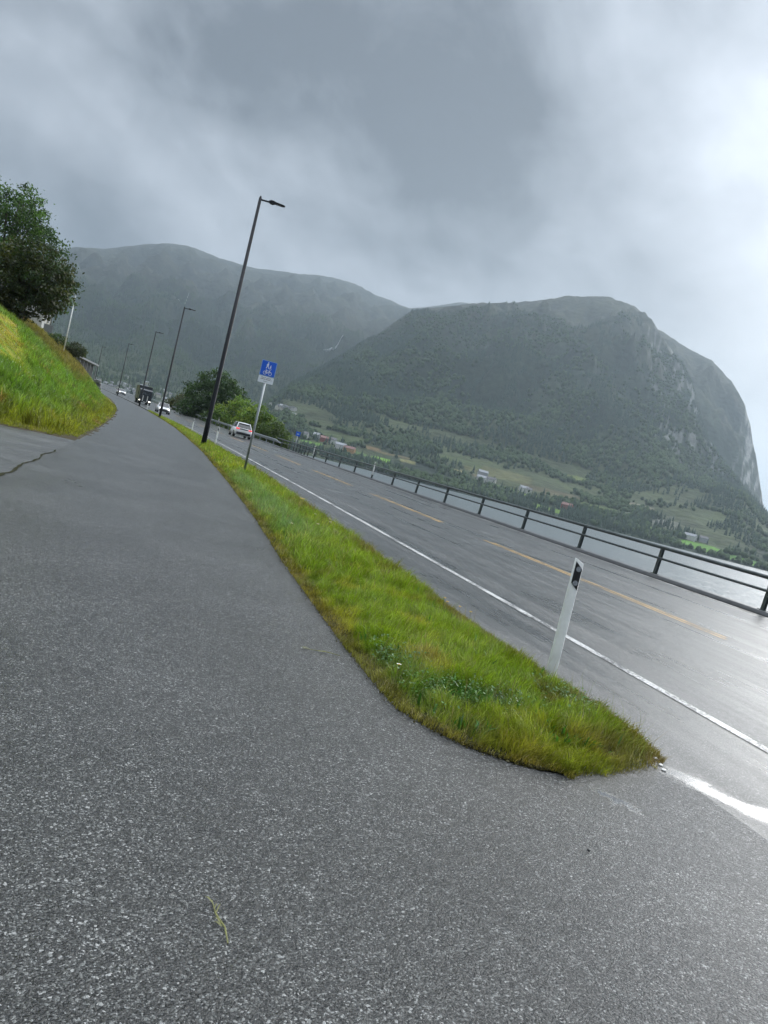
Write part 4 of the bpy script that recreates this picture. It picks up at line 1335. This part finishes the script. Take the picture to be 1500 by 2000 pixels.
delineator('white delineator post on the strip near the third street lamp', tuple(P(3.0, 116, 0.02)), R(2))

# ------------------------------------------------------------------ railing along the water
KERB_O = 14.98
ribbon('railing_kerb', None, np.concatenate([np.arange(-12, 100, 2.0)]), lambda o, Y: np.array([-0.04, 0.08, 0.095, 0.095, 0.08, -0.6]) + 0.02, M['concrete'],
       ofun=lambda Y: np.array([14.72, 14.75, 14.78, 15.24, 15.27, 15.30]))
def railing():
    root = empty('railing', tuple(P(KERB_O, 14.5, 0.115)))
    tag(root, 'dark steel two-rail railing on the concrete kerb above the fjord', 'railing')
    org = Vector(root.location)
    Ys = list(np.arange(-11, 84, 2.0))
    MB().tube([P(KERB_O, y, 0.115 + 0.82) - org for y in Ys], 0.052, 12).build('top_rail', M['rail_steel'], root, True)
    MB().tube([P(KERB_O - 0.02, y, 0.115 + 0.49) - org for y in Ys], 0.036, 10).build('lower_rail', M['rail_steel'], root, True)
    posts = [14.5 + 4.3 * k for k in range(-6, 13)] + [68.5, 69.8, 71.0, 72.2, 73.4, 74.6, 77.0, 80.5]
    me = None
    for y in posts:
        if me is None:
            mb = MB()
            mb.box((0, 0, 0.40), (0.09, 0.012, 0.80)).box((-0.045, 0, 0.40), (0.012, 0.085, 0.80)).box((0.045, 0, 0.40), (0.012, 0.085, 0.80)).box((0, 0, 0.006), (0.20, 0.18, 0.016))
            ob = mb.build('post', M['rail_steel'], root)
            me = ob.data
        else:
            ob = link('post', me, None, root)
        ob.location = P(KERB_O + 0.02, y, 0.115) - org
        ob.rotation_euler = (0, R(4), 0)
    return root
railing()
delineator('white reflector post fixed to the middle of the railing', tuple(P(KERB_O - 0.06, 48.6, 0.5)), R(-12), H=0.72)
delineator('white reflector post fixed to the railing left of the middle one', tuple(P(KERB_O - 0.06, 66.1, 0.5)), R(-8), H=0.72)

def guardrail():
    root = empty('guardrail', tuple(P(14.35, 81, 0.1)))
    tag(root, 'low galvanised guardrail running past the roadside trees', 'guardrail')
    org = Vector(root.location)
    sec = []
    for y in [79.5, 81] + list(np.arange(84, 242, 6.0)):
        k = 0.3 if y < 80 else 1.0
        prof = [(0.0, 0.45), (-0.07, 0.51), (-0.07, 0.57), (0.0, 0.60), (-0.07, 0.63), (-0.07, 0.69), (0.0, 0.75), (0.012, 0.75), (0.012, 0.45)]
        sec.append([P(14.35 + a + (0.35 if y < 80 else 0), y, 0.08 + (b if y >= 81 else 0.45 + (b - 0.45) * k - 0.05)) - org for a, b in prof])
    MB().loft(sec).build('beam', M['zinc'], root)
    me = None
    for y in np.arange(82, 242, 4.0):
        if me is None:
            ob = MB().box((0.08, 0, 0.34), (0.09, 0.06, 0.75)).build('post', M['zinc'], root)
            me = ob.data
        else:
            ob = link('post', me, None, root)
        ob.location = P(14.35, y, 0.06) - org
    # stone edging under the beam
    return root
guardrail()
delineator('white reflector post on the guardrail below the big dark tree', tuple(P(14.45, 124, 0.45)), R(0), H=0.95)
ribbon('verge_right', None, np.arange(-12, 262, 3.0), lambda o, Y: np.interp(o, [14.6, 15.3, 16.4, 17.4], [0.02, 0.04, -0.25, -1.6]) , M['soil'], ofun=lambda Y: np.array([14.7, 15.0, 15.6, 16.4, 17.4]))

# ------------------------------------------------------------------ vehicles
def car(name, label, loc, rz, L_=4.45, W=1.86, H=1.62, hatch=True, lights='rear'):
    """front of the car points to local +Y"""
    root = empty(name, loc, rz)
    tag(root, label, 'car', 'white cars on the road')
    hw = W / 2
    def ring(y, wb, wt, zb, zt):
        return [(-wb, y, zb), (-wb, y, zb + (zt - zb) * 0.45), (-wt, y, zt), (-wt * 0.5, y, zt + 0.015), (wt * 0.5, y, zt + 0.015), (wt, y, zt), (wb, y, zb + (zt - zb) * 0.45), (wb, y, zb)]
    h = L_ / 2
    MB().loft([ring(-h, hw * 0.86, hw * 0.80, 0.42, 0.92), ring(-h + 0.12, hw * 0.97, hw * 0.90, 0.30, 1.00), ring(-h + 0.9, hw, hw * 0.93, 0.26, 1.02), ring(0.3, hw, hw * 0.93, 0.26, 0.99),
               ring(h - 1.2, hw, hw * 0.90, 0.26, 0.94), ring(h - 0.35, hw * 0.95, hw * 0.82, 0.28, 0.82), ring(h, hw * 0.80, hw * 0.70, 0.36, 0.66)]).build('body', M['car_white'], root, True)
    # cabin: pillars and roof in paint, glass set in
    def cab(y, w, z): return (w, y, z)
    r0, r1 = -h + 0.10, h - 1.25
    ca = MB()
    b = [(-hw * 0.86, r0, 0.98), (hw * 0.86, r0, 0.98), (hw * 0.90, r1, 0.93), (-hw * 0.90, r1, 0.93)]
    t0, t1 = -h + 0.55, 0.45
    tt = [(-hw * 0.66, t0, H - 0.06), (hw * 0.66, t0, H - 0.06), (hw * 0.68, t1, H - 0.03), (-hw * 0.68, t1, H - 0.03)]
    ca.add(b + tt, [(0, 1, 5, 4), (1, 2, 6, 5), (2, 3, 7, 6), (3, 0, 4, 7), (4, 5, 6, 7)])
    cb = ca.build('cabin', M['glass'], root)
    rf = MB()
    rf.add([(-hw * 0.60, t0 - 0.16, H - 0.10), (hw * 0.60, t0 - 0.16, H - 0.10), (hw * 0.68, t0 + 0.2, H - 0.02), (-hw * 0.68, t0 + 0.2, H - 0.02), (hw * 0.69, t1 - 0.1, H - 0.02), (-hw * 0.69, t1 - 0.1, H - 0.02), (hw * 0.66, t1 + 0.05, H - 0.045), (-hw * 0.66, t1 + 0.05, H - 0.045),
            (0, t0 + 0.1, H + 0.01), (0, t1 - 0.1, H + 0.01)],
           [(0, 1, 8), (1, 2, 8), (3, 0, 8), (2, 4, 9, 8), (5, 3, 8, 9), (4, 6, 9), (6, 7, 9), (7, 5, 9)])
    rf.build('roof', M['car_white'], root, True)
    for s in (-1, 1):
        MB().tube([(s * hw * 0.86, r0 + 0.02, 0.97), (s * hw * 0.665, t0, H - 0.06)], 0.05, 6).tube([(s * hw * 0.665, t0, H - 0.05), (s * hw * 0.685, t1, H - 0.03)], 0.035, 6).tube([(s * hw * 0.685, t1, H - 0.03), (s * hw * 0.90, r1, 0.93)], 0.035, 6).tube(
            [(s * hw * 0.92, -0.05, 0.97), (s * hw * 0.69, -0.1, H - 0.04)], 0.03, 6).build('pillar', M['car_white'], root)
        MB().box((s * (hw + 0.07), 0.85, 1.02), (0.17, 0.09, 0.13)).build('mirror', M['car_white'], root, bevel=0.02)
        MB().box((s * (hw * 0.90 + 0.012), -0.25, 0.36), (0.04, L_ * 0.55, 0.14)).build('sill', M['car_dark'], root)
    MB().box((0, -h - 0.005, 0.46), (W * 0.80, 0.10, 0.24)).build('rear_bumper', M['car_dark'], root, bevel=0.02)
    MB().box((0, h - 0.03, 0.42), (W * 0.74, 0.12, 0.22)).build('front_bumper', M['car_dark'], root, bevel=0.02)
    MB().box((0, h - 0.02, 0.60), (W * 0.46, 0.10, 0.10)).build('grille', M['car_dark'], root, bevel=0.01)
    MB().box((0, -h + 0.03, 0.93), (W * 0.50, 0.12, 0.10)).build('boot_trim', M['car_dark'], root, bevel=0.01)
    MB().box((0, -h - 0.015, 0.68), (0.50, 0.03, 0.11)).build('number_plate', M['plate'], root)
    for s in (-1, 1):
        MB().box((s * hw * 0.72, -h + 0.06, 0.93), (0.36, 0.16, 0.12)).build('tail_light', M['tail'], root, bevel=0.02)
        MB().box((s * hw * 0.62, h - 0.10, 0.68), (0.30, 0.14, 0.10)).build('headlight', M['head'], root, bevel=0.02)
        for yy in (-h + 0.85, h - 0.88):
            ty = MB().tube([(s * (hw - 0.20), yy, 0.33), (s * (hw - 0.18), yy, 0.33), (s * (hw - 0.0), yy, 0.33), (s * (hw + 0.015), yy, 0.33)], [0.30, 0.335, 0.335, 0.30], 20).build('wheel', M['tyre'], root)
            MB().disc((s * (hw + 0.012), yy, 0.33), (s, 0, 0), 0.21, 0.012, 14).build('rim', M['rim'], ty)
    return root
car('car', 'white car seen from behind, driving away beside the signpost', tuple(P(11.05, 84, 0.02)), R(1.0))
car('car', 'white car coming towards the camera behind the second street lamp', tuple(P(5.55, 121, -0.02)), R(183), H=1.55)
car('car', 'small distant white car by the fourth street lamp', tuple(P(5.9, 214, -0.02)), R(190), H=1.5)

def truck():
    root = empty('truck', tuple(P(5.7, 160, -0.02)), R(184))
    tag(root, 'dark box truck coming towards the camera behind the third street lamp', 'truck')
    MB().box((0, -3.6, 2.25), (2.5, 6.6, 2.7)).build('cargo_box', M['truck'], root, bevel=0.05)
    cabm = MB()
    sec = []
    for y, zt, w in ((-0.1, 3.05, 1.18), (1.2, 3.0, 1.2), (1.75, 2.75, 1.15), (1.95, 1.6, 1.2), (1.98, 0.5, 1.2)):
        sec.append([(-w, y, 0.5 if y < 1.9 else 0.45), (w, y, 0.5 if y < 1.9 else 0.45), (w, y, zt), (-w, y, zt)])
    cabm.loft(sec).build('cab', M['truck'], root)
    ws = MB().add([(-1.0, 1.985, 1.62), (1.0, 1.985, 1.62), (0.96, 1.80, 2.62), (-0.96, 1.80, 2.62)], [(0, 1, 2, 3)]).build('windscreen', M['glass'], root)
    for s in (-1, 1):
        MB().box((s * 0.42, 2.0, 1.15), (0.16, 0.05, 1.1)).build('grille_panel', M['plate'], root)
        MB().box((s * 1.38, 1.75, 2.15), (0.16, 0.12, 0.75)).build('mirror', M['car_dark'], root, bevel=0.02)
        MB().box((s * 0.92, 2.0, 0.72), (0.34, 0.05, 0.16)).build('headlight', M['head'], root)
        for yy in (1.1, -3.9, -5.2):
            ty = MB().tube([(s * 0.85, yy, 0.5), (s * 1.17, yy, 0.5)], 0.5, 18).build('wheel', M['tyre'], root)
            MB().disc((s * 1.17, yy, 0.5), (s, 0, 0), 0.28, 0.015, 12).build('rim', M['rim'], ty)
    MB().box((0, 1.98, 0.45), (2.3, 0.10, 0.22)).build('bumper', M['car_dark'], root, bevel=0.02)
    MB().box((0, 2.04, 0.47), (0.52, 0.02, 0.12)).build('number_plate', M['plate'], root)
    MB().box((0, -2.6, 0.75), (0.9, 8.4, 0.25)).build('chassis', M['car_dark'], root)
truck()

# ------------------------------------------------------------------ houses
def house(name, label, loc, rz, w, d, h, rh, wall, roof, group=None, parts=False, cat='house'):
    """ridge along local X"""
    root = empty(name, loc, rz)
    tag(root, label, cat, group)
    W2, D2 = w / 2, d / 2
    MB().add([(-W2, -D2, -1.5), (W2, -D2, -1.5), (W2, D2, -1.5), (-W2, D2, -1.5), (-W2, -D2, h), (W2, -D2, h), (W2, D2, h), (-W2, D2, h), (-W2, 0, h + rh), (W2, 0, h + rh)],
             [(0, 1, 5, 4), (2, 3, 7, 6), (1, 2, 6, 9, 5), (3, 0, 4, 8, 7), (3, 2, 1, 0)]).build('wall', wall, root)
    e, f = 0.4, 0.35
    k = rh / D2
    rf = MB().add([(-W2 - f, -D2 - e, h - e * k + 0.05), (W2 + f, -D2 - e, h - e * k + 0.05), (W2 + f, 0, h + rh + 0.05), (-W2 - f, 0, h + rh + 0.05), (-W2 - f, D2 + e, h - e * k + 0.05), (W2 + f, D2 + e, h - e * k + 0.05),
                   (-W2 - f, -D2 - e, h - e * k + 0.22), (W2 + f, -D2 - e, h - e * k + 0.22), (W2 + f, 0, h + rh + 0.24), (-W2 - f, 0, h + rh + 0.24), (-W2 - f, D2 + e, h - e * k + 0.22), (W2 + f, D2 + e, h - e * k + 0.22)],
                  [(6, 7, 8, 9), (9, 8, 11, 10), (0, 3, 2, 1), (3, 4, 5, 2), (0, 1, 7, 6), (4, 10, 11, 5), (0, 6, 9, 3), (3, 9, 10, 4), (1, 2, 8, 7), (2, 5, 11, 8)]).build('roof', roof, root)
    if parts:
        MB().box((w * 0.2, 0.6, h + rh * 0.9), (0.6, 0.6, 1.2)).build('chimney', M['stone'], rf)
        nw = max(2, int(w / 2.6))
        for i in range(nw):
            x = -W2 + w * (i + 0.5) / nw
            fr = MB().box((x, -D2 - 0.02, h * 0.55), (1.15, 0.10, 1.15)).build('window', M['wall_cream'], root)
            MB().box((x, -D2 - 0.075, h * 0.55), (0.95, 0.02, 0.95)).build('pane', M['glass'], fr)
            fr = MB().box((W2 + 0.02, -D2 + d * (i + 0.5) / nw, h * 0.55), (0.10, 1.0, 1.15)).build('window', M['wall_cream'], root)
            MB().box((W2 + 0.075, -D2 + d * (i + 0.5) / nw, h * 0.55), (0.02, 0.8, 0.95)).build('pane', M['glass'], fr)
    return root

# things on the left bank
house('house', 'white house half hidden behind the trees on the left bank', (-13.6, 89.5, gz(-9.0, 86) - 0.2), R(90), 9.0, 9.2, 3.2, 2.6, M['wall_white'], M['roof_dark'], parts=True)
def glass_screen():
    z = gz(-8.2, 84)
    root = empty('glass_screen', (-8.25, 84.0, z + 0.05))
    tag(root, 'small framed glass screen at the corner of the white house', 'screen')
    fr = MB().box((-0.4, 0, 0.5), (0.05, 0.05, 1.0)).box((0.4, 0, 0.5), (0.05, 0.05, 1.0)).box((0, 0, 1.0), (0.85, 0.05, 0.05)).box((0, 0, 0.1), (0.75, 0.05, 0.05)).build('frame', M['zinc'], root)
    MB().box((0, 0, 0.55), (0.75, 0.012, 0.84)).build('pane', M['reflector'], root)
glass_screen()
def flagpole():
    z = gz(-6.15, 80)
    root = empty('flagpole', (-6.15, 80.0, z))
    tag(root, 'bare white flagpole standing above the left bank', 'flagpole')
    MB().tube([(0, 0, -0.3), (0, 0, 5.4)], [0.06, 0.035], 10).build('pole', M['white_plastic'], root, True)
    MB().tube([(0, 0, 5.38), (0, 0, 5.44), (0, 0, 5.50)], [0.03, 0.07, 0.02], 10).build('knob', M['white_plastic'], root, True)
    MB().tube([(0.07, 0, 0.8), (0.06, 0, 5.3)], 0.006, 5).build('halyard', M['white_plastic'], root)
flagpole()
def garage():
    a, b = Vector((-7.2, 95, 0)), Vector((-4.9, 121, 0))
    ang = math.atan2(b.y - a.y, b.x - a.x)
    ln = (b - a).length
    root = empty('garage', (a.x, a.y, 2.2), ang)
    tag(root, 'low dark garage row with a pale flat roof above the bank', 'garage')
    MB().box((ln / 2, 3.1, 1.2), (ln, 6.0, 2.6)).build('wall', M['car_dark'], root)
    rf = MB().box((ln / 2, 2.9, 2.66), (ln + 0.8, 7.0, 0.22)).build('roof', M['roof_pale'], root)
    for i in range(9):
        MB().box((0.3 + i * (ln - 0.6) / 8, -0.35, 1.2), (0.16, 0.16, 2.62)).build('post', M['wall_grey'], root)
    for i in range(8):
        MB().box((0.3 + (i + 0.5) * (ln - 0.6) / 8, 0.06, 1.15), (2.2, 0.06, 2.0)).build('garage_door', M['roof_dark'], root)
garage()
def stone_wall():
    root = empty('retaining_wall', tuple(P(-3.6, 132, 0)))
    tag(root, 'grey stone retaining wall between the garage row and the path', 'wall')
    org = Vector(root.location)
    rnd = random.Random(3)
    base = None
    for row in range(5):
        y = 119.0 + (row % 2) * 0.8
        while y < 152:
            wl = rnd.uniform(1.3, 2.2)
            sx = -3.45 - row * 0.14
            mb = MB().box((0, 0, 0), (0.55, wl - 0.06, 0.44), Matrix.Rotation(rnd.uniform(-0.06, 0.06), 3, 'X'))
            ob = mb.build('stone', M['stone'], root, bevel=0.05, seg=1)
            ob.location = P(sx + rnd.uniform(-0.05, 0.05), y + wl / 2, 0.35 + row * 0.47) - org
            y += wl
stone_wall()

# village at the head of the fjord and farms across the water
WALLS = [M['wall_white']] * 4 + [M['wall_cream'], M['wall_grey']]
ROOFS = [M['roof_dark'], M['roof_dark'], M['roof_pale'], M['roof_pale']]
rv = random.Random(11)
VILL = []
for (a0, a1, e0, e1, n) in [(-1.8, -0.5, 0.15, 0.6, 9), (-0.4, 0.9, 0.15, 0.75, 10), (1.0, 2.6, 0.35, 1.15, 12), (2.8, 5.0, 0.5, 0.9, 7), (9.4, 11.8, 1.55, 1.95, 12), (-0.8, 0.0, 1.0, 1.3, 2)]:
    for i in range(n):
        VILL.append((rv.uniform(a0, a1), rv.uniform(e0, e1), rv.randrange(len(WALLS)), rv.randrange(4)))
VILL.sort()
ORD = ['first', 'second', 'third', 'fourth', 'fifth', 'sixth', 'seventh', 'eighth', 'ninth', 'tenth', 'eleventh', 'twelfth']
WN, RN = ['white'] * 4 + ['cream', 'grey'], ['dark-roofed', 'dark-roofed', 'pale-roofed', 'pale-roofed']
count = {}
for az, el, wi, ri in VILL:
    p, rr_ = (mA if az < 9 else mB).spot(az, el)
    pa, ra = mA.spot(az, el)
    if ra < rr_: p = pa
    if az > 6: zone, grp = 'on the slope beyond the roadside trees', 'houses clustered on the far slope'
    else:
        grp = 'houses of the far village'
        zone = ('between the farthest and fourth street lamps' if az < -0.46 else 'between the fourth and third street lamps' if az < 0.98 else 'between the third and second street lamps' if az < 2.7 else 'right of the second street lamp')
    key = (WN[wi], RN[ri], zone)
    count[key] = count.get(key, 0) + 1
    house('village_house', '%s %s house %s, %s from left' % (WN[wi], RN[ri], zone, ORD[count[key] - 1]), tuple(p), rv.uniform(0, 3.14), rv.uniform(7, 10.5), rv.uniform(6.5, 8), rv.uniform(3.2, 5), rv.uniform(1.8, 2.6),
          WALLS[wi], ROOFS[ri], grp)
for az, el, w_, wall, roof, lab in [
    (12.92, 0.30, 9, 'wall_white', 'roof_dark', 'white farmhouse across the fjord just right of the small blue sign'),
    (13.83, 0.41, 9, 'wall_grey', 'roof_pale', 'grey farmhouse across the fjord, second right of the small blue sign'),
    (14.38, 0.35, 11, 'wall_red', 'roof_red', 'red barn across the fjord above the first green field'),
    (15.08, 0.37, 8, 'wall_white', 'roof_dark', 'small white cottage across the fjord right of the red barn'),
    (15.69, 0.10, 15, 'wall_white', 'roof_pale', 'broad white farm building low on the far shore'),
    (16.35, 0.02, 16, 'wall_ochre', 'roof_red', 'orange brown farm building beside the broad white one'),
    (26.44, 0.31, 13, 'wall_white', 'roof_pale', 'white farmhouse above the shore trees, left of a pair'),
    (27.16, 0.37, 14, 'wall_white', 'roof_dark', 'white farmhouse above the shore trees, right of a pair'),
    (26.42, 0.69, 14, 'wall_grey', 'roof_pale', 'long grey barn on the slope above the pair of white farmhouses'),
    (29.61, 0.29, 13, 'wall_white', 'roof_pale', 'white house at the top of the small bright fields'),
    (30.0, 0.22, 8, 'wall_white', 'roof_dark', 'small white outbuilding beside the house by the bright fields'),
    (32.9, -0.19, 14, 'wall_red', 'roof_red', 'reddish farmhouse on the far shore among trees'),
    (41.45, -0.16, 15, 'wall_white', 'roof_pale', 'long white house above the big green field under the cliff'),
    (42.3, -0.12, 11, 'wall_grey', 'roof_dark', 'grey barn above the big green field under the cliff')]:
    p, rr_ = mB.spot(az, el)
    house('farmhouse', lab, tuple(p), rv.uniform(-0.4, 0.4) - R(az), w_, 8.5, 5.0, 2.8, M[wall], M[roof], 'farm buildings across the fjord')

# waterfalls on the far slopes
def waterfall(label, h, az0, el0, az1, el1, wd, seed):
    """a ribbon of water following the slope from (az0, el0) up to (az1, el1)"""
    r0, r1 = h.spot(az0, el0)[1], h.spot(az1, el1)[1]
    r1 = max(r1, r0 + 60)
    rnd = random.Random(seed)
    V, F, n = [], [], 15
    for i in range(n):
        t = i / (n - 1)
        az = az0 + (az1 - az0) * t + rnd.uniform(-0.015, 0.015)
        r = r0 + (r1 - r0) * t
        q = h.at(np.array([az]), np.array([r]))
        p = Vector((float(q(h.X)[0]), float(q(h.Y)[0]), float(q(h.Z)[0])))
        a = R(az)
        side = Vector((math.cos(a), -math.sin(a), 0)) * wd * (0.25 + 0.75 * math.sin(math.pi * min(1, t * 1.1 + 0.05))) * rnd.uniform(0.4, 1.2)
        lift = Vector((-math.sin(a), -math.cos(a), 1.2)) * 3.0
        V += [p + lift - side, p + lift + side, p - Vector((0, 0, 3)) + side, p - Vector((0, 0, 3)) - side]
    for i in range(n - 1):
        for k in range(4):
            F.append((i * 4 + k, i * 4 + (k + 1) % 4, i * 4 + 4 + (k + 1) % 4, i * 4 + 4 + k))
    tag(MB().add(V, F).build('waterfall', M['foam']), label, 'waterfall')
waterfall('thin white waterfall in the gully between the two mountains', mA, 12.8, 6.7, 13.95, 7.9, 2.6, 1)
waterfall('faint short waterfall high on the left mountain', mA, 2.1, 7.15, 2.7, 7.7, 1.6, 2)

# ------------------------------------------------------------------ small things underfoot
def sprig(label, x, y, rz, s, n):
    root = empty('grass_sprig', (x, y, float(zY(y)) + 0.003), rz)
    tag(root, label, 'grass sprig')
    rnd = random.Random(int(x * 100))
    MB().tube([(0, -0.11 * s, 0.003), (0.006, -0.04 * s, 0.009), (-0.004, 0.04 * s, 0.007), (0.003, 0.12 * s, 0.004)], [0.0022, 0.003, 0.0028, 0.001], 6).build('stalk', M['straw'], root)
    for i in range(n):
        t = rnd.uniform(-0.05, 0.11) * s
        a = rnd.choice((-1, 1)) * rnd.uniform(0.25, 0.7)
        l = rnd.uniform(0.025, 0.06) * s
        dx, dy = math.sin(a) * l, math.cos(a) * l
        w_ = 0.0022
        MB().add([(-w_, t, 0.006), (w_, t, 0.006), (dx * 0.6 + w_, t + dy * 0.6, 0.012), (dx * 0.6 - w_, t + dy * 0.6, 0.010), (dx, t + dy, 0.004), (0, t, 0.004)], [(0, 1, 2, 3), (3, 2, 4), (5, 1, 0)]).build('leaf', M['straw'], root)
sprig('dry grass sprig lying alone on the dark near asphalt', 0.57, 2.08, R(8), 0.85, 5)
sprig('pale grass clipping on the path beside the grass strip', 1.66, 5.1, R(80), 1.2, 8)
def pebble():
    r = random.Random(2)
    sec = []
    for k in range(5):
        z = k / 4 * 0.010
        rad = 0.008 * math.sin(math.pi * (0.25 + 0.72 * k / 4))
        sec.append([(rad * (1 + r.uniform(-0.2, 0.2)) * math.cos(a), rad * (1 + r.uniform(-0.2, 0.2)) * math.sin(a), z) for a in np.linspace(0, 2 * math.pi, 9)[:-1]])
    o = MB().loft(sec).build('pebble', M['pebble'], None, True)
    o.location = (2.25, 2.63, 0.0)
    tag(o, 'single small black pebble on the wet grey asphalt', 'pebble')
pebble()

def flower(label, x, y, m, s=1.0, hgt=0.17, group=None):
    root = empty('wildflower', (x, y, float(strip_z(np.array([x]), np.array([y]))[0])))
    tag(root, label, 'flower', group)
    MB().tube([(0, 0, 0), (0.01, 0, hgt * 0.6), (0.0, -0.01, hgt)], 0.0018, 5).build('stem', M['straw'], root)
    for k in range(6):
        a = k * math.pi / 3
        ca, sa = math.cos(a), math.sin(a)
        r1, r2 = 0.004 * s, 0.017 * s
        MB().add([(0, -0.01, hgt), (r2 * math.cos(a - 0.4), -0.01 + r2 * math.sin(a - 0.4), hgt + 0.006), (r2 * 1.15 * ca, -0.01 + r2 * 1.15 * sa, hgt + 0.005), (r2 * math.cos(a + 0.4), -0.01 + r2 * math.sin(a + 0.4), hgt + 0.006)], [(0, 1, 2, 3)]).build('petal', m, root)
    MB().disc((0, -0.01, hgt), (0, 0, 1), 0.006 * s, 0.006, 8).build('flower_head', M['petal_yellow'], root)
flower('large yellow flower standing alone midway along the strip', 3.55, 14.4, M['petal_yellow'], 3.0, 0.30)
for lb, x, y in (('left', 3.42, 6.95), ('middle', 3.52, 6.85), ('farthest', 3.48, 7.15), ('rightmost', 3.60, 6.75)):
    flower('small yellow flower, %s of four left of the nearest delineator post' % lb, x, y, M['petal_yellow'], 0.9, 0.16, 'yellow flowers beside the delineator post')
for lb, x, y in (('farthest of five', 3.55, 13.2), ('third nearest of five', 3.62, 12.4), ('second nearest of five', 3.2, 11.6), ('nearest of five', 2.62, 10.9), ('second farthest of five', 3.75, 12.9)):
    flower('small white flower midway along the grass strip, the %s' % lb, x, y, M['petal_white'], 1.3, 0.17, 'white flowers along the strip')
flower('small white flower at the path edge of the grass tip', 2.06, 4.66, M['petal_white'], 0.9, 0.10)

def wet_glint_chips():
    """white chips standing in for the wet reflection at the very tip of the strip"""
    rnd = random.Random(9)
    for i, (x, y) in enumerate(((3.60, 3.84), (3.56, 3.74), (3.64, 3.93), (3.52, 3.66), (3.66, 4.02))):
        s = rnd.uniform(0.010, 0.020)
        sec = []
        for k in range(4):
            z = -0.004 + k / 3 * s * 0.6
            rad = s * (1.0, 1.05, 0.85, 0.4)[k]
            sec.append([(rad * rnd.uniform(0.8, 1.15) * math.cos(a), rad * rnd.uniform(0.8, 1.15) * math.sin(a), z) for a in np.linspace(0, 2 * math.pi, 8)[:-1]])
        o = MB().loft(sec).build('wet_glint_chip', M['petal_white'])  # sheen of wet ground put in as small white solids
        o.location = (x, y, 0.0)
        tag(o, 'white chip added as wet glint at the grass tip, %s from the near end' % ORD[(2, 1, 3, 0, 4)[i]], 'stone', 'white chips standing for wet glints at the grass tip')
wet_glint_chips()
